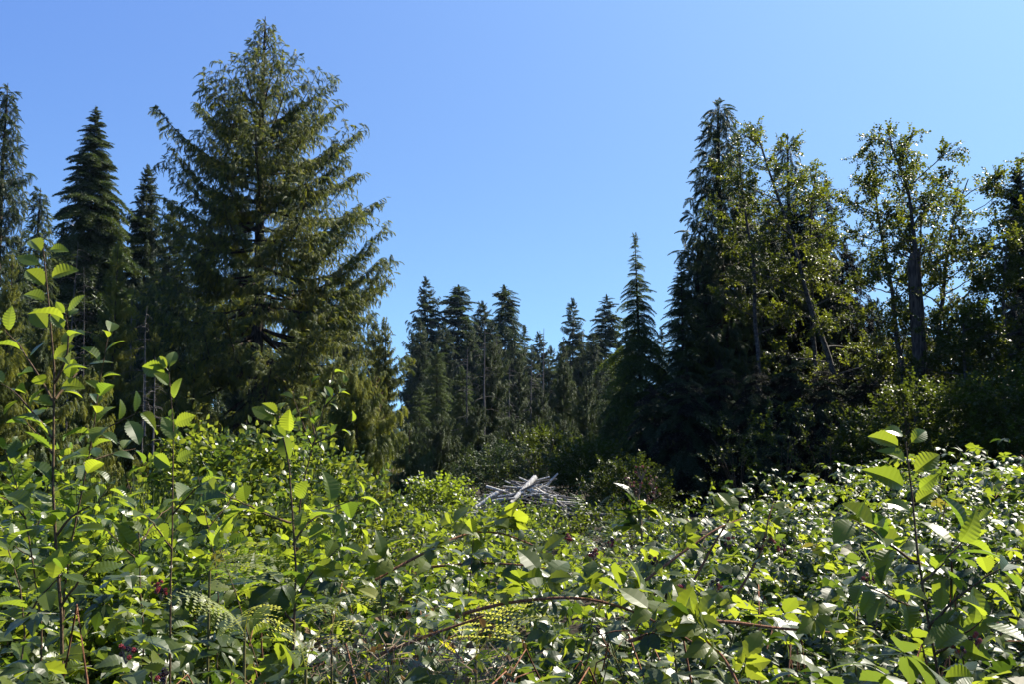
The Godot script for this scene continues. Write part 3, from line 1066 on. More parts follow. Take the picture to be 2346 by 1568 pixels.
	snag("short dead tree left of the pale one, low over the broom", dg, [[325, 1060], [328, 960], [330, 860]], 24.5, 0.025, 14, 0.5)
	snag("short grey dead trunk with few twigs below the slim fir", dg, [[300, 860], [301, 760], [303, 690]], 33, 0.05, 8, 0.6)

func far_forest(fir: Array, hem: Array, ced: Array) -> void:
	var g := "distant conifers across the clearing"
	var far := [
		[982, 110, 640, 58, 0.18, "first tall fir right of the large cedar, bare-limbed pointed top", 0.15, 0.9],
		[1047, 112, 660, 58, 0.22, "dense rounded dark fir, second in the distant row", 0.0, 0.6],
		[1100, 118, 695, 48, 0.25, "fir with a blunt top, third in the distant row", 0.1, 0.7],
		[1157, 108, 660, 62, 0.36, "broad-topped fir in the middle of the distant row", 0.05, 0.6],
		[1203, 120, 752, 42, 0.22, "lower fir right of the broad-topped one", 0.1, 0.8],
		[1238, 115, 765, 38, 0.22, "small fir beside the dead spidery top", 0.1, 0.8],
		[1272, 125, 800, 40, 0.15, "short fir in the dip of the distant row", 0.1, 0.8],
		[1312, 105, 690, 55, 0.22, "airy fir with level limbs, right of the dip", 0.22, 0.85],
		[1385, 108, 680, 58, 0.18, "fir with upturned limbs next to the near hemlock", 0.12, 0.8],
		[940, 105, 770, 50, 0.1, "dark fir half hidden by the large cedar's right limbs", 0.0, 0.9],
		[1345, 122, 790, 45, 0.1, "low fir between the two tall firs on the right of the row", 0.1, 0.9],
		[1420, 95, 790, 45, 0.05, "low fir just left of the near hemlock", 0.0, 0.9],
	]
	for f in far:
		conifer("fir_tree", f[5], g, f[0], f[1], f[2], f[3] * rnd(0.95, 1.4), f[4] * 0.6, [fir[0], hem[1]] if int(f[0]) % 2 else [fir[1], ced[0]], [M.fir_a, M.fir_b], {"per": 6, "thin": f[6], "shape": f[7] * 0.82, "low": -0.45, "high": 0.45, "gap": rnd(0.5, 0.7), "long": 0.2, "lean": Vector3(rnd(-0.5, 0.5), 0, 0)})
	var under := [
		[1000, 62, 800, 55, "dark hemlock under the first distant fir", hem], [1060, 58, 850, 60, "olive hemlock under the dense rounded fir", hem],
		[1128, 50, 790, 62, "grey-green cedar with see-through top in the middle of the clearing's far side", ced], [1190, 60, 840, 55, "thin cedar right of the see-through one", ced],
		[1240, 56, 900, 60, "low cedar behind the stick pile's peak", ced], [1292, 54, 830, 55, "brownish thin cedar right of the stick pile", ced],
		[1345, 52, 880, 60, "dark cedar between the stick pile and the near hemlock", ced], [1405, 46, 850, 60, "dark hemlock left of the near hemlock's foot", hem],
		[960, 50, 900, 55, "dark hemlock right of the drooping green cedar", hem], [1095, 44, 940, 70, "low dark cedar above the brown shrub", ced],
		[1180, 42, 960, 70, "low dark cedar right above the stick pile", ced], [1010, 42, 960, 70, "low dark cedar above the bright maple bush", ced],
		[1290, 42, 960, 70, "low black cedar above the dark shrub", ced], [1390, 40, 930, 70, "low black cedar by the shade's left end", ced],
	]
	for f in under:
		conifer("hemlock_tree" if f[5] == hem else "cedar_tree", f[4], g, f[0], f[1], f[2], f[3], 0.03, f[5], [M.fir_b, M.cedar_b] if f[5] == ced else [M.hem_a, M.fir_b], {"per": 7, "thin": 0.12, "low": -0.45, "gap": f[1] * 0.007, "shape": 0.55})
	for f in [[960, 96, 735, "left of the first tall fir"], [1018, 100, 745, "between the first tall fir and the dense rounded one"], [1075, 102, 745, "between the rounded fir and the blunt-topped one"], [1128, 104, 740, "left of the broad-topped fir"], [1180, 100, 770, "at the broad-topped fir's right shoulder"], [1222, 98, 800, "under the dip's left end"], [1258, 96, 830, "in the middle of the dip"], [1292, 98, 790, "left of the airy fir"], [1335, 100, 780, "right of the airy fir"], [1362, 96, 770, "left of the fir with upturned limbs"], [1440, 80, 760, "behind the near hemlock's left arms"], [1520, 80, 760, "behind the near hemlock's right arms"]]:
		conifer("fir_tree", "lower dark fir " + f[3], g, f[0], f[1], f[2], 62, 0.05, [hem[1], ced[1]], [M.fir_a, M.fir_b, M.cedar_b], {"per": 6, "thin": 0.1, "shape": rnd(0.5, 0.75), "low": -0.55, "high": 0.4, "gap": 0.6, "long": 0.15})
	var k := 0
	for s in [["dead tree with drooping twigs left of the see-through cedar", 1108, 740], ["dead tree with drooping twigs left of the first, under the rounded fir", 1068, 800], ["thin dead tree inside the see-through cedar's top", 1135, 770], ["bare dead tree right of the see-through cedar", 1165, 830], ["bare thin dead tree under the small fir", 1215, 820], ["bare dead tree under the airy fir", 1275, 850], ["spidery dead top beside the small fir", 1243, 752]]:
		snag(s[0], "bare dead trees in front of the distant row", [[s[1], 1040], [s[1] + 2, 950], [s[1] + 1, (1040 + s[2]) / 2.0], [s[1] + 3, s[2]]], 48.0 + k * 2.0, 0.07, 30, 1.7)
		k += 1

func alder_limbs(n: int, low: float, long: float, rise: float, twigs: int, turn := -10.0, span := TAU) -> Array:
	var out := []
	for i in n:
		var s := lerpf(low, 0.97, pow((i + 0.5) / n, 0.8))
		out.append([s, (i * 2.4 if turn < -9.0 else turn + rnd(-0.5, 0.5) * span), long * (1.1 - s * 0.75) * rnd(0.7, 1.2), rise + rnd(-0.25, 0.35), twigs])
	return out

func right_group(fir: Array, hem: Array, ced: Array, tw: Array) -> void:
	var g := "conifers of the dark group on the right"
	conifer("hemlock_tree", "hemlock with a thin bent leader and long level arms, left end of the right group", g, 1470, 30, 545, 170, 0.05, hem, [M.hem_a, M.hem_b, M.fir_b], {"per": 8, "shape": 1.25, "thin": 0.15, "low": -0.3, "high": 0.3, "gap": 0.26, "long": 0.22, "lean": Vector3(-0.12, 0, 0)})
	conifer("hemlock_tree", "smaller hemlock with a pointed top right of the one with the bent leader", g, 1568, 29, 590, 95, 0.03, hem, [M.hem_a, M.fir_a], {"per": 8, "shape": 0.85, "low": -0.3, "gap": 0.26})
	var m := 32.0 / FOCAL
	var rows := []
	for r in [[0.0, 110, 90], [0.25, 120, 110], [0.45, 110, 110], [0.6, 90, 100], [0.72, 68, 80], [0.82, 50, 62], [0.92, 28, 34], [1.0, 6, 6]]:
		rows.append([r[0], r[1] * m, r[2] * m])
	cedar("cedar_tree", "tallest cedar of the right group, hanging dark sprays under a spindly tip", g, 1665, 30, 228, rows, [M.cedar_b, M.fir_a, M.fir_b], {"limbs": 130, "low": 0.05, "dense": 1.0, "size": 0.8, "thick": 0.2, "alone": false})
	cedar("cedar_tree", "lower dark cedar on the left flank of the right group's tallest", g, 1610, 31, 540, [[0.0, 1.3, 1.2], [0.5, 1.0, 1.0], [1.0, 0.1, 0.1]], [M.cedar_b, M.fir_a], {"limbs": 90, "low": 0.05, "dense": 1.0, "size": 0.8, "alone": false, "thick": 0.14})
	cedar("cedar_tree", "slender conifer with a curled tip in the middle of the right group", g, 1828, 34, 306, [[0.0, 1.2, 1.2], [0.6, 0.9, 0.9], [0.85, 0.55, 0.5], [1.0, 0.1, 0.1]], [M.cedar_b, M.fir_a], {"limbs": 90, "low": 0.1, "dense": 0.8, "size": 0.8, "alone": false, "thick": 0.14})
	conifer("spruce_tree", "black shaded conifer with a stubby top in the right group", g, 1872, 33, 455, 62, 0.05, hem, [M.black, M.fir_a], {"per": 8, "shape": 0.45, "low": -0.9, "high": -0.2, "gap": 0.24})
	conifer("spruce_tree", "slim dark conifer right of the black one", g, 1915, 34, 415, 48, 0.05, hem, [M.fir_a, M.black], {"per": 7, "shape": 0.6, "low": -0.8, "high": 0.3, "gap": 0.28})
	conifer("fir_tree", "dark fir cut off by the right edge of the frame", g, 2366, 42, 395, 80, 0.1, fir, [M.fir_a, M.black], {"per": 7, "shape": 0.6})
	for f in [[15.2, 20.6, 11.0], [16.4, 22.6, 13.0], [18.0, 20.8, 14.0], [19.2, 24.6, 16.0], [21.0, 22.2, 16.0], [18.2, 27.5, 14.0], [15.6, 18.4, 8.0]]:  # unseen hemlocks, added to throw shade over the shrubs on the right
		var px: float = f[0]
		var vt: float = 1020.0 - (f[2] - 1.7) * FOCAL / f[1]
		conifer("hemlock_tree", "dark unseen hemlock past the right edge, added to cast shade", "unseen hemlocks added for their shade", 1173.0 + FOCAL * px / f[1], f[1], vt, 2.2 * FOCAL / f[1], 0.02, hem, [M.black, M.fir_a], {"per": 8, "shape": 0.5, "low": -0.6, "high": 0.2, "gap": 0.5})
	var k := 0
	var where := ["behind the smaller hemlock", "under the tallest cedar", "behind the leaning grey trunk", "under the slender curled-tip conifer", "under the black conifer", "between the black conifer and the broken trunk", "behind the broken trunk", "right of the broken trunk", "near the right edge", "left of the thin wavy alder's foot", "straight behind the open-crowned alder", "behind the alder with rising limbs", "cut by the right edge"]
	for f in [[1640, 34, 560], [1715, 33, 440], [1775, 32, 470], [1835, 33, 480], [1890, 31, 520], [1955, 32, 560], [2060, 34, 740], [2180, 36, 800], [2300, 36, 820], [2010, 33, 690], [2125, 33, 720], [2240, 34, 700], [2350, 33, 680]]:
		conifer("hemlock_tree", "black shaded hemlock " + where[k], g, f[0], f[1], f[2], 105, 0.01, [hem[1], ced[1]], [M.black, M.fir_a], {"per": 8, "shape": 0.6, "low": -0.7, "high": 0.3, "gap": 0.36, "long": 0.12})  # black leaf colour stands in for part of the shade here
		k += 1
	k = 0
	var low := ["hemlock's long arms", "smaller hemlock", "tallest cedar", "leaning grey trunk's foot", "black conifer", "slim dark conifer", "broken trunk's left side"]
	for f in [[1500, 25.5, 900], [1575, 25, 860], [1650, 25.5, 840], [1735, 25, 850], [1815, 25.5, 820], [1900, 25, 850], [1985, 25.5, 870]]:
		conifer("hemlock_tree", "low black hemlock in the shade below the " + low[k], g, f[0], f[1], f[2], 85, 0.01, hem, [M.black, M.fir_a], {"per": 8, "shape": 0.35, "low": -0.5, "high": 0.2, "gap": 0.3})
		k += 1
	var ag := "leafy alders of the right group"
	var mats := [M.tree_a, M.tree_b]
	broadleaf("alder_tree", "alder with a leaning pale trunk, leaves hanging before the tallest cedar", ag, [[1940, 1020], [1915, 880], [1870, 740], [1828, 600], [1790, 470], [1745, 340], [1722, 285]], 27, alder_limbs(24, 0.15, 2.2, 0.35, 13), 0.10, tw, mats)
	broadleaf("alder_tree", "alder crown spread in front of the tallest cedar, trunk hidden", ag, [[1740, 1020], [1735, 800], [1725, 600], [1700, 430], [1690, 350]], 27.5, alder_limbs(18, 0.45, 1.8, 0.3, 10), 0.08, tw, mats)
	broadleaf("alder_tree", "alder with its round top beside the slender curled-tip conifer", ag, [[1870, 1020], [1865, 800], [1855, 600], [1860, 450], [1870, 375]], 28.5, alder_limbs(16, 0.5, 1.5, 0.35, 10), 0.08, tw, mats)
	broadleaf("alder_tree", "thin alder with a pale wavy trunk left of the broken trunk", ag, [[2075, 1020], [2065, 860], [2050, 720], [2030, 600], [2010, 480], [2000, 395]], 25, alder_limbs(24, 0.15, 1.7, 0.4, 13), 0.085, tw, mats)
	broadleaf("alder_tree", "open-crowned alder whose bare tip leans left above the broken trunk", ag, [[2105, 1020], [2100, 800], [2095, 600], [2088, 480], [2080, 420], [2045, 350], [2030, 285]], 24, alder_limbs(24, 0.42, 2.5, 0.45, 10), 0.10, tw, mats)
	broadleaf("alder_tree", "alder with long rising right-hand limbs next to the broken trunk", ag, [[2150, 1020], [2150, 800], [2160, 640], [2185, 500], [2215, 410]], 25, alder_limbs(26, 0.15, 2.3, 0.5, 14), 0.09, tw, mats)
	broadleaf("alder_tree", "leafy alder low at the right edge with sky gaps through it", ag, [[2300, 1020], [2295, 800], [2300, 640], [2310, 520]], 23, alder_limbs(22, 0.1, 2.2, 0.35, 14), 0.08, tw, mats)
	broadleaf("alder_tree", "alder reaching a thin spray to the upper right edge", ag, [[2390, 1020], [2380, 700], [2350, 480], [2330, 380]], 24, alder_limbs(20, 0.25, 2.0, 0.4, 11), 0.08, tw, mats)
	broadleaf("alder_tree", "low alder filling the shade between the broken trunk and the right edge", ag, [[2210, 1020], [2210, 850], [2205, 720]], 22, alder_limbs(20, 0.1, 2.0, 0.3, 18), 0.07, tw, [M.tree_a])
	# the broken trunk
	var b := base_of(2112, 23.6)
	var o := thing("broken_trunk", "thick dead broken tree trunk with a jagged top among the alders", "dead tree", b)
	var tall := height_of(598, 23.6, b)
	var pts := []
	var rad := []
	for i in 11:
		var s := i / 10.0
		pts.append(Vector3(sin(s * 3.0) * 0.04, tall * s, 0))
		rad.append(0.20 - 0.04 * s)
	part("trunk", limb(pts, rad, 12, 0.07), M.snag, o)
	for i in 7:
		var w := i * 0.9
		var at := Vector3(cos(w) * 0.10 + 0.02, tall - 0.05, sin(w) * 0.10)
		part("splinter", limb([at, at + Vector3(0.02, 0.16, 0), at + Vector3(0.05 + 0.03 * sin(w), 0.22 + 0.14 * absf(sin(w * 2.0)), 0)], [0.06, 0.04, 0.005], 5), M.snag, o)
	part("branch", limb([Vector3(0.05, tall * 0.98, 0), Vector3(0.18, tall * 1.05, 0.03), Vector3(0.24, tall * 1.2, 0.05)], [0.035, 0.028, 0.01], 5), M.snag, o)
	# shaded leafy shrubs at the foot
	k = 0
	for f in [[1690, 21.5, 2.3, "left part"], [1790, 21, 2.6, "middle"], [1890, 20.5, 2.6, "right part"]]:
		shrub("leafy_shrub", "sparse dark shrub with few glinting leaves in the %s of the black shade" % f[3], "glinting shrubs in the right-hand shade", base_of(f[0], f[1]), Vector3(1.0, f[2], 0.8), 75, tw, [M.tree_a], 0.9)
	for f in [[1990, 20.5, 100, 2.2, "left of the broken trunk's foot"], [2090, 19, 110, 2.8, "broken trunk's foot"], [2190, 18.5, 120, 2.8, "right of the broken trunk's foot"], [2290, 18, 120, 2.8, "bramble mound's far edge"], [2380, 18, 120, 3.0, "right edge behind the mound"]]:
		var p := base_of(f[0], f[1])
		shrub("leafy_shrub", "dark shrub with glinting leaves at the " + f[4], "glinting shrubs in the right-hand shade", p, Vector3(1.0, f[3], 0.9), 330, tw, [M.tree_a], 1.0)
		k += 1

func middle_ground(ced: Array, tw: Array, small: Array, hem: Array) -> void:
	# sunlit alder thickets in front of the large cedar
	for f in [[480, 8.5, 0.6, 1.7, "left of the large cedar's foot"], [540, 9.0, 0.5, 1.6, "just left of the large cedar's trunk"], [700, 9.0, 0.6, 1.7, "right of the large cedar's trunk"], [620, 7.5, 0.6, 1.3, "before the large cedar's trunk"], [790, 9.5, 0.6, 1.35, "under the low yellowish cedar"], [405, 8.0, 0.4, 1.25, "behind the second tall sapling"]]:
		var p := base_of(f[0], f[1])
		shrub("alder_bush", "sunlit yellow-green alder bush " + f[4], "sunlit alder bushes before the large cedar", p, Vector3(f[2], f[3], 0.6), 250, small, [M.bush_a, M.bush_b, M.bush_c], 0.85)
	for f in [[20, 4.6, 0.45, 1.28, "at the left edge below the tallest sapling's side branches"], [190, 5.0, 0.5, 1.3, "behind the tallest sapling's foot"], [320, 5.4, 0.5, 1.25, "between the tallest and the upright sapling"], [450, 5.0, 0.45, 1.12, "right behind the upright sapling"], [590, 5.4, 0.5, 1.15, "left behind the big-leaved sapling"], [740, 5.8, 0.55, 1.1, "right behind the big-leaved sapling"], [110, 6.6, 0.5, 1.5, "behind the tallest sapling's middle"]]:
		shrub("alder_bush", "leafy young alder bush " + f[4], "leafy young alder bushes between the saplings", base_of(f[0], f[1]), Vector3(f[2], f[3], 0.45), 170, [leafy_twig(7, 0.075, 0.34, 0.36, 0.15)], [M.alder_a, M.bush_b, M.alder_c, M.alder_b], 0.85)
	shrub("maple_bush", "bright yellow-green bush left of the pale stick pile", "", base_of(995, 19.0), Vector3(0.55, 0.95, 0.5), 170, tw, [M.maple], 1.0)
	shrub("maple_bush", "smaller bright yellow-green bush touching the stick pile's left end", "", base_of(1050, 19.5), Vector3(0.28, 0.9, 0.28), 80, tw, [M.maple], 1.0)
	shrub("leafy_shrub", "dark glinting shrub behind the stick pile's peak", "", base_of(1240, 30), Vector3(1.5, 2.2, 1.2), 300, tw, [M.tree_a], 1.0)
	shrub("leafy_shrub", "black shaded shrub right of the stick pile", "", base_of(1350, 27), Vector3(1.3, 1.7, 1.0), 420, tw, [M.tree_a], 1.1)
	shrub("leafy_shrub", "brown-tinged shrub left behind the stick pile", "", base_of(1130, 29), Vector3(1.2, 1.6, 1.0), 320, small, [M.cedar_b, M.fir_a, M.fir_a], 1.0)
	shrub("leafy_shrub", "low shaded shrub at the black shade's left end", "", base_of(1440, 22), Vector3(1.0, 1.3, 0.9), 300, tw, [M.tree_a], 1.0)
	shrub("leafy_shrub", "low olive shrub on the ground right of the stick pile", "", base_of(1400, 15.5), Vector3(0.9, 0.5, 0.7), 150, small, [M.tree_a], 0.9)
	shrub("leafy_shrub", "low green growth over the near foot of the stick pile", "", base_of(1185, 15.8), Vector3(0.85, 0.62, 0.4), 150, small, [M.bush_a, M.bush_b], 0.8)
	# broom with green rush-like stems
	var tuft := PackedVector3Array()
	for i in 34:
		var a := rnd(0, TAU)
		var r := rnd(0.0, 0.12)
		var p := Vector3(cos(a) * r, 0, sin(a) * r)
		var q := p + Vector3(cos(a) * rnd(0.0, 0.22), rnd(0.45, 0.95), sin(a) * rnd(0.0, 0.22))
		var mid := p.lerp(q, 0.5) + Vector3(0, 0.05, 0)
		stick(tuft, p, mid, 0.0032, 0.0028)
		stick(tuft, mid, q, 0.0028, 0.0006)
	var tm := flat(tuft)
	for f in [[275, 6.4, 1.0, "under the short dead tree, behind the saplings"], [330, 6.8, 0.9, "right of the other broom, left of the second tall sapling"], [45, 6.0, 0.75, "at the left edge below the bushy cedar"]]:
		var o := thing("broom_bush", "green rush-like broom bush " + f[3], "shrub", base_of(f[0], f[1]), "green broom bushes on the left")
		var spots := []
		for i in 42:
			var a := rnd(0, TAU)
			var r := sqrt(rng.randf()) * 0.45
			spots.append(Transform3D(Basis.from_euler(Vector3(rnd(-0.45, 0.45), rnd(0, TAU), rnd(-0.45, 0.45))).scaled(Vector3.ONE * rnd(0.8, 1.2)), Vector3(cos(a) * r, rnd(0.1, 0.8) * f[2], sin(a) * r * 0.8)))
		scatter("foliage", tm, M.broom, spots, o)
	# low lit plants between the brambles and the trees
	var low := []
	var low_b := []
	var fronds := []
	for i in 5200:
		var d := rnd(8.5, 26.0)
		var x := rnd(-0.62, 0.30) * d
		if d > 10.0 and x > 0.03 * d and rng.randf() < 0.85:
			continue
		var y := ground_at(x, -d) + rnd(0.05, 0.5) * clampf(1.1 - (d - 8.0) / 30.0, 0.4, 1.0)
		var t := Transform3D(frame(Vector3(rnd(-1, 1), rnd(0.0, 0.9), rnd(-1, 1)), Vector3(rnd(-0.5, 0.5), 1, rnd(-0.5, 0.5))).scaled_local(Vector3.ONE * rnd(0.8, 1.5)), Vector3(x, y, -d))
		(low if i % 3 else low_b).append(t)
	for i in 160:
		var d := rnd(9.0, 22.0)
		var x := rnd(-0.4, 0.15) * d
		fronds.append(Transform3D(Basis.from_euler(Vector3(0, rnd(0, TAU), rnd(0.1, 0.7))).scaled(Vector3.ONE * rnd(0.8, 1.4)), Vector3(x, ground_at(x, -d) + 0.25, -d)))
	var under := thing("undergrowth", "low yellow-green plants and ferns on the lit ground beyond the brambles", "undergrowth", Vector3.ZERO)
	under.set_meta("kind", "stuff")
	scatter("low_plants", brams_far[0], M.bram_a, low, under)
	scatter("low_plants", small[0], M.bush_a, low_b, under)
	scatter("ferns", fern_frond(), M.bush_b, fronds, under)

func stick_pile() -> void:
	# the sticks lie over a mound of earth
	var d := 17.0
	var mound := PackedVector3Array()
	# earth under the sticks
	var rows := []
	for i in 9:
		var ring := []
		for k in 16:
			var a := TAU * k / 16
			var r := (1.0 - i / 8.0) * (1.0 + 0.15 * sin(k * 2.3)) * 0.77
			ring.append(Vector3(cos(a) * r * 1.25, 0.95 * sin(i / 8.0 * PI * 0.5) - 0.05 + 0.03 * sin(k * 1.7 + i), sin(a) * r * 1.0))
		rows.append(ring)
	for i in 8:
		for k in 16:
			var a: Vector3 = rows[i][k]
			var b: Vector3 = rows[i][(k + 1) % 16]
			var c: Vector3 = rows[i + 1][k]
			var e: Vector3 = rows[i + 1][(k + 1) % 16]
			mound.append_array(PackedVector3Array([a, c, b, b, c, e]))
	var foot := base_of(1195, d)
	var o := part("mound", flat(mound), M.soil, self)
	o.position = foot
	o.set_meta("kind", "structure")
	o.set_meta("label", "low earth mound under the bleached sticks")
	# logs that stand out, given by the two ends
	for s in [
		["thick bleached log with a round cut end lying on the pile's crest", [1226, 1095, 0.0], [1170, 1154, -0.6], 0.05],
		["bleached stick jutting up to the right from the pile", [1236, 1134, 0.0], [1278, 1086, 0.1], 0.026],
		["long bleached pole slanting down the pile's right side", [1216, 1120, -0.2], [1262, 1158, -0.5], 0.026],
		["flat grey board on the right of the pile's crest", [1220, 1128, -0.1], [1255, 1112, 0.0], 0.03],
		["long bleached branch down the pile's left end", [1140, 1130, -0.2], [1080, 1168, -0.5], 0.035],
		["long level bleached stick across the pile's left flank", [1128, 1150, -0.6], [1180, 1142, -0.6], 0.024],
	]:
		var a := spot(s[1][0], s[1][1], d + s[1][2])
		var b := spot(s[2][0], s[2][1], d + s[2][2])
		var log := part("log", limb([Vector3.ZERO, (b - a) * 0.33 + wobble(0.015), (b - a) * 0.66 + wobble(0.015), b - a], [s[3], s[3] * 0.95, s[3] * 0.85, s[3] * 0.6], 9, 0.05), M.bleached, self)
		log.position = a
		log.set_meta("label", s[0])
		log.set_meta("category", "log")
		log.set_meta("group", "bleached wood of the stick pile")
	for i in 90:
		var x := rnd(-0.85, 0.70)
		var top := 0.60 + 0.47 * (1.0 - pow(absf(x - 0.12) / 1.1, 1.2))
		var z := rnd(-0.2, 0.85) * (1.0 - absf(x) * 0.5)
		var y := top - 0.4 * maxf(0.0, z) + rnd(-0.04, 0.06)
		var a := rnd(-0.7, 0.7) + (PI if rng.randf() < 0.5 else 0.0)
		var l := rnd(0.25, 0.85)
		var slope := rnd(-0.45, 0.45) - 0.35 * signf(x) * signf(cos(a)) * absf(x)
		var dir := Vector3(cos(a), slope, sin(a) * 0.7).normalized()
		var r := rnd(0.005, 0.012) if rng.randf() < 0.55 else rnd(0.012, 0.03)
		var s := part("stick", limb([-dir * l * 0.5, wobble(0.02), dir * l * 0.5], [r, r * 0.9, r * 0.45], 6), M.bleached if rng.randf() < 0.6 else M.dead_wood, self)
		s.position = foot + Vector3(x, y + 0.05, z)
		s.set_meta("label", "%s bleached stick lying %s of the pale stick pile" % ["thin" if r < 0.015 else "thick", "on the left flank" if x < -0.3 else ("on the right flank" if x > 0.4 else ("on the crest" if z < 0.2 else "on the near side"))])
		s.set_meta("category", "stick")
		s.set_meta("group", "short sticks of the pile")
	var fallen := part("log", limb([Vector3.ZERO, Vector3(0.5, 0.02, 0), Vector3(1.1, 0.0, 0.1)], [0.05, 0.05, 0.035], 8), M.dead_wood, self)
	fallen.position = spot(1290, 1182, 20.0)
	fallen.set_meta("label", "grey log lying in the shade right of the stick pile")
	fallen.set_meta("category", "log")

func front_plants() -> void:
	# leaf spacing and size come last in each row
	var am := [M.alder_a, M.alder_b, M.alder_a, M.alder_c]
	sapling("tallest sapling, slim brown stem at the left with its topmost leaves against the firs", [[145, 1480], [138, 1330], [125, 1200], [122, 1050], [125, 900], [122, 780], [113, 690], [105, 610], [100, 572]], 3.0, [[[125, 880], [150, 830], [157, 760], [152, 715]], [[122, 920], [70, 830], [35, 780], [12, 755]], [[124, 1010], [80, 950], [40, 905], [5, 880]], [[128, 915], [165, 870], [195, 840]], [[122, 1040], [90, 1000], [55, 960]], [[130, 1230], [170, 1180], [225, 1150], [250, 1115]], [[138, 1330], [90, 1290], [30, 1250]], [[140, 1390], [200, 1310], [240, 1270]]], 0.058, 1.0, am, 0.25, 0.0085, [[100, 582, 74, 545], [110, 574, 147, 567], [99, 610, 49, 587], [112, 640, 163, 610], [109, 660, 68, 624], [110, 694, 68, 667], [116, 760, 75, 710], [153, 720, 133, 698], [159, 726, 174, 706], [151, 758, 125, 724], [148, 782, 181, 756], [120, 830, 152, 795], [128, 935, 88, 912], [135, 890, 180, 880]], 0.72)
	sapling("leaning sapling just right of the tallest one", [[150, 1340], [175, 1180], [200, 1072], [213, 1010], [222, 950], [230, 870], [240, 810], [250, 765]], 3.15, [[[213, 1010], [240, 985], [280, 965], [320, 945]], [[205, 1060], [260, 1040], [310, 1030]]], 0.05, 0.95, am, 0.25)
	sapling("upright sapling with one large round leaf near its tip, left of the cedar's trunk", [[390, 1360], [396, 1200], [398, 1080], [397, 985], [392, 900], [386, 855]], 2.9, [[[397, 1180], [440, 1130], [480, 1100]], [[396, 1260], [350, 1200], [320, 1170]]], 0.055, 1.0, am, 0.3, 0.006, [[388, 848, 397, 810], [386, 850, 366, 823], [388, 860, 336, 844], [399, 922, 403, 876], [391, 888, 361, 863], [401, 1017, 380, 966], [396, 975, 433, 957], [398, 1075, 362, 1050], [399, 1060, 432, 1040]], 0.6)
	sapling("sapling with big oval leaves up its brown stem, right of the cedar's trunk", [[670, 1540], [675, 1400], [678, 1280], [668, 1120], [660, 1060], [648, 1000], [640, 955]], 2.8, [[[672, 1250], [705, 1200], [760, 1165], [830, 1140]], [[668, 1200], [620, 1185], [560, 1155], [505, 1130]], [[676, 1380], [720, 1310], [780, 1255]], [[676, 1430], [630, 1380], [590, 1330]]], 0.052, 1.05, am, 0.25, 0.0075, [[639, 954, 614, 930], [641, 944, 648, 925], [634, 970, 588, 937], [663, 997, 663, 950], [659, 1007, 629, 984], [668, 1063, 646, 1007], [688, 1225, 690, 1179], [682, 1149, 700, 1111], [700, 1240, 745, 1215], [705, 1310, 770, 1300]], 0.6)
	sapling("small-leaved leaning sapling farther off, right of the big-leaved one", [[683, 1230], [690, 1130], [715, 1030], [735, 960], [755, 890], [770, 838]], 6.2, [[[715, 1025], [690, 960], [670, 905]], [[722, 1000], [708, 930], [712, 880]], [[718, 1020], [760, 1000], [810, 968]], [[742, 935], [775, 900], [792, 878]]], 0.10, 1.0, am, 0.3, 0.010)
	sapling("lone sapling on the right, lit tip leaves standing against the black shade", [[2160, 1600], [2138, 1490], [2112, 1340], [2097, 1230], [2088, 1130], [2081, 1060], [2076, 1015]], 2.5, [[[2100, 1290], [2050, 1260], [1995, 1215], [1950, 1190]], [[2110, 1340], [2160, 1290], [2205, 1240], [2240, 1195]], [[2125, 1440], [2200, 1365], [2280, 1310], [2335, 1285]], [[2112, 1400], [2050, 1375], [1980, 1340]], [[2140, 1500], [2190, 1470], [2250, 1420]]], 0.042, 1.05, am, 0.3, 0.0075, [[2071, 1001, 2045, 983], [2081, 1021, 2115, 990], [2067, 1029, 2008, 997], [2077, 1067, 2039, 1033], [2088, 1090, 2141, 1050], [2077, 1123, 2015, 1083], [2091, 1157, 2131, 1132], [2100, 1125, 2133, 1101], [2090, 1180, 2052, 1150], [2150, 1555, 2225, 1548], [2070, 1265, 2010, 1215], [2190, 1250, 2235, 1195]], 0.62)
	sapling("thin bare-stemmed sapling left of the dark hollow, few leaves", [[893, 1600], [885, 1480], [876, 1385], [866, 1285]], 2.1, [], 0.12, 0.75, [M.alder_b, M.yellow, M.alder_a], 0.3, 0.004)
	sapling("thin sapling with a yellow leaf at its tip, in the centre over the red canes", [[1040, 1600], [1058, 1430], [1078, 1335], [1082, 1270], [1085, 1232]], 2.2, [], 0.085, 0.85, [M.alder_b, M.yellow], 0.3, 0.0035)
	sapling("sapling leaning in from the left edge below the tallest one's side branches", [[95, 1420], [62, 1200], [30, 1090], [12, 1030]], 3.0, [[[60, 1190], [20, 1150], [-20, 1130]]], 0.06, 1.0, am, 0.25)
	sapling("short leafy sapling between the upright and the big-leaved one", [[500, 1330], [478, 1210], [462, 1130], [455, 1090]], 4.0, [[[478, 1210], [520, 1160], [540, 1130]]], 0.06, 0.95, am, 0.3)
	sapling("thin slanting sapling below the upright one, among the fern fronds", [[612, 1600], [585, 1500], [555, 1410], [520, 1300], [505, 1260]], 2.4, [], 0.075, 0.9, am, 0.3, 0.0045)
	sapling("leafy sapling low at the left, right of the tallest one's foot", [[330, 1420], [315, 1300], [330, 1220], [300, 1150], [290, 1100]], 3.3, [[[320, 1290], [260, 1230], [220, 1200]], [[325, 1240], [370, 1180], [400, 1160]]], 0.05, 1.0, am, 0.2)
	sapling("sapling at the frame's lower left corner, mostly leaves", [[40, 1580], [60, 1420], [40, 1320], [20, 1260]], 2.6, [[[55, 1420], [110, 1350], [150, 1310]]], 0.055, 0.95, am, 0.2)
	# ferns
	var frond := fern_frond()
	var k := 0
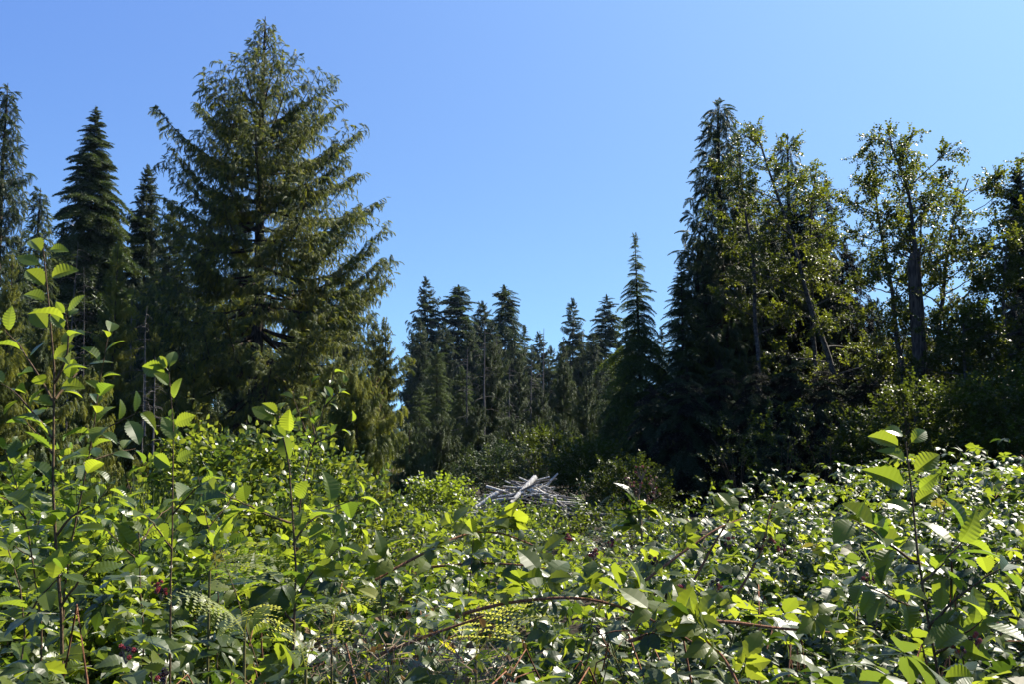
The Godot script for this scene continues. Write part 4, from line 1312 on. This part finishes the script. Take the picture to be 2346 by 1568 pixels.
	for f in [
		[[480, 1350, 2.3], [[650, 1380], [590, 1345], [720, 1440]], "fern with three pale fronds around the big-leaved sapling's stem"],
		[[560, 1500, 2.0], [[420, 1480], [470, 1500], [610, 1500]], "fern with flat fronds low left of the big-leaved sapling"],
		[[700, 1580, 1.9], [[620, 1545], [790, 1550]], "fern at the frame's bottom below the big-leaved sapling"],
		[[1090, 1560, 2.0], [[1180, 1510], [1230, 1530], [1130, 1500]], "yellowish fern at the frame's bottom beside the dark hollow"],
		[[760, 1450, 2.2], [[740, 1490], [830, 1470]], "small yellow-green fern right of the big-leaved sapling's foot"],
	]:
		var at := spot(f[0][0], f[0][1] - 12.0, f[0][2])
		var o := thing("fern", f[2], "fern", Vector3(at.x, 0.03, at.z), "bracken ferns between the brambles")
		part("stalk", limb([Vector3.ZERO, Vector3(0.01, at.y * 0.5, 0), Vector3(0, at.y, 0)], [0.004, 0.0035, 0.003], 5), M.cane_green, o)
		for q in f[1]:
			var to := spot(q[0], q[1] - 12.0, f[0][2] - 0.12)
			var dir := to - at + Vector3(0, 0.02, 0)
			var fr := part("frond", frond, M.fern, o)
			var s := clampf(dir.length() / 0.42, 0.26, 0.42)
			fr.transform = Transform3D(frame(dir, Vector3(0.2, 1, 0.5)).scaled_local(Vector3.ONE * s), Vector3(0, at.y, 0))
		k += 1
	# the canes that show
	var bushes := []
	for c in get_children():
		if c.name.begins_with("bramble_bush"):
			bushes.append(c)
	var mid: Node3D = bushes[2]
	cane([[860, 1330], [940, 1285], [1030, 1240], [1085, 1222], [1150, 1224], [1220, 1250]], 2.1, 2.3, 0.0034, mid, 11)
	cane([[1060, 1408], [1150, 1385], [1260, 1372], [1350, 1375], [1430, 1395], [1510, 1430], [1600, 1480]], 1.85, 1.75, 0.0034, mid, 14)
	cane([[990, 1300], [1100, 1292], [1210, 1298], [1290, 1315]], 2.3, 2.2, 0.0032, mid, 6)
	cane([[860, 1505], [960, 1465], [1060, 1430], [1110, 1412]], 1.9, 1.9, 0.004, mid, 5)
	var right: Node3D = bushes[3]
	cane([[1440, 1470], [1560, 1445], [1640, 1490], [1690, 1568], [1710, 1640]], 1.65, 1.5, 0.0036, right, 9)
	cane([[1480, 1330], [1560, 1270], [1640, 1215], [1700, 1190]], 2.7, 2.9, 0.0045, right, 6)
	cane([[1500, 1440], [1640, 1425], [1780, 1440], [1900, 1450]], 2.0, 2.1, 0.0045, right, 8)
	cane([[1690, 1360], [1740, 1270], [1760, 1190], [1772, 1150]], 2.9, 3.0, 0.004, bushes[4], 6)
	cane([[1590, 1330], [1640, 1240], [1680, 1175], [1690, 1150]], 2.9, 3.0, 0.004, bushes[4], 6)
	# fruiting stalks
	var fs := thing("fruiting_stalk", "upright bramble fruiting stalk with brown-red berries against the shade", "bramble", spot(1470, 1240, 3.0))
	var lp := []
	for q in [[1470, 1240], [1468, 1190], [1462, 1140], [1470, 1100], [1475, 1080]]:
		lp.append(spot(q[0], q[1], 3.0) - fs.position)
	part("stem", limb(lp, [0.004, 0.0035, 0.003, 0.002, 0.001], 5), M.dry_twig, fs)
	for q in [[1470, 1085], [1445, 1105], [1495, 1105], [1450, 1130], [1500, 1128], [1465, 1115], [1480, 1150], [1440, 1165], [1485, 1175]]:
		berries(q[0], q[1], 3.0, 8, 0.020, fs, 0.62, [M.berry_dry, M.berry_red, M.berry_dry])
	for i in 7:
		var lf := part("leaf", brams[i % brams.size()], M.bram_c if i % 2 else M.bram_b, fs)
		lf.transform = Transform3D(frame(Vector3(rnd(-1, 1), rnd(0, 0.6), rnd(-1, 1)), Vector3(rnd(-0.4, 0.4), 1, 0.3)).scaled_local(Vector3.ONE * rnd(0.7, 1.0)), (lp[0] as Vector3).lerp(lp[1], rng.randf()))
	for q in [[1500, 1285, 2.8, 2], [360, 1345, 2.5, 1], [372, 1360, 2.5, 1], [1760, 1240, 2.9, 4], [1790, 1260, 2.9, 4], [1740, 1255, 2.9, 4], [1670, 1245, 2.9, 4], [1990, 1330, 2.6, 3], [2240, 1470, 2.3, 3], [2290, 1440, 2.3, 3], [2200, 1490, 2.3, 3], [1560, 1350, 2.4, 3], [1640, 1345, 2.5, 3], [380, 1555, 1.9, 0], [290, 1500, 2.0, 0], [1300, 1235, 3.0, 2], [1400, 1245, 3.0, 2], [1360, 1270, 2.8, 2]]:
		berries(q[0], q[1], q[2], 7, 0.016, bushes[q[3]], 0.8)
	# dry twigs in the hollow
	for q in [[960, 1520, 1.75, "dry brown twig tangle left of the dark hollow"], [1075, 1560, 1.7, "dry brown twig tangle at the dark hollow's near rim"], [790, 1500, 2.1, "dry brown stalks beside the small yellow-green fern"]]:
		var at := spot(q[0], q[1], q[2])
		var o := thing("dry_twigs", q[3], "twigs", at, "dry twig tangles in the brambles")
		var v := PackedVector3Array()
		for i in 170:
			var a := wobble(0.06) * Vector3(1.2, 0.8, 1)
			stick(v, a, a + wobble(0.035), 0.0011, 0.0005)
		part("tangle", flat(v), M.dry_twig, o).set_meta("kind", "stuff")
		var lv := []
		for i in 40:
			lv.append(Transform3D(frame(wobble(1.0), wobble(1.0)).scaled_local(Vector3.ONE * rnd(0.10, 0.22)), wobble(0.10)))
		scatter("dry_leaves", alders[0], M.dry, lv, o)
	# the small white mark of unsettled kind, drawn with wings, in front of the shaggy fir
	var fleck := thing("white_fleck", "small white moth with two wings before the shaggy fir's trunk", "fleck", spot(166, 514, 3.2))
	part("body", limb([Vector3(-0.008, 0.003, 0), Vector3(0, 0, 0), Vector3(0.006, -0.004, 0)], [0.001, 0.002, 0.001], 5), M.bleached, fleck)
	for s in [-1.0, 1.0]:
		var v := PackedVector3Array()
		blade(v, Transform3D(frame(Vector3(s * 0.8, 0.75, 0.2), Vector3(0, 0.3, 1)), Vector3.ZERO), 0.017, 0.004, 5, 0.1, 0.1, 0.0, 0.0)
		var wm := StandardMaterial3D.new()
		wm.albedo_color = Color(0.9, 0.9, 0.88)
		part("wing", flat(v), wm, fleck)
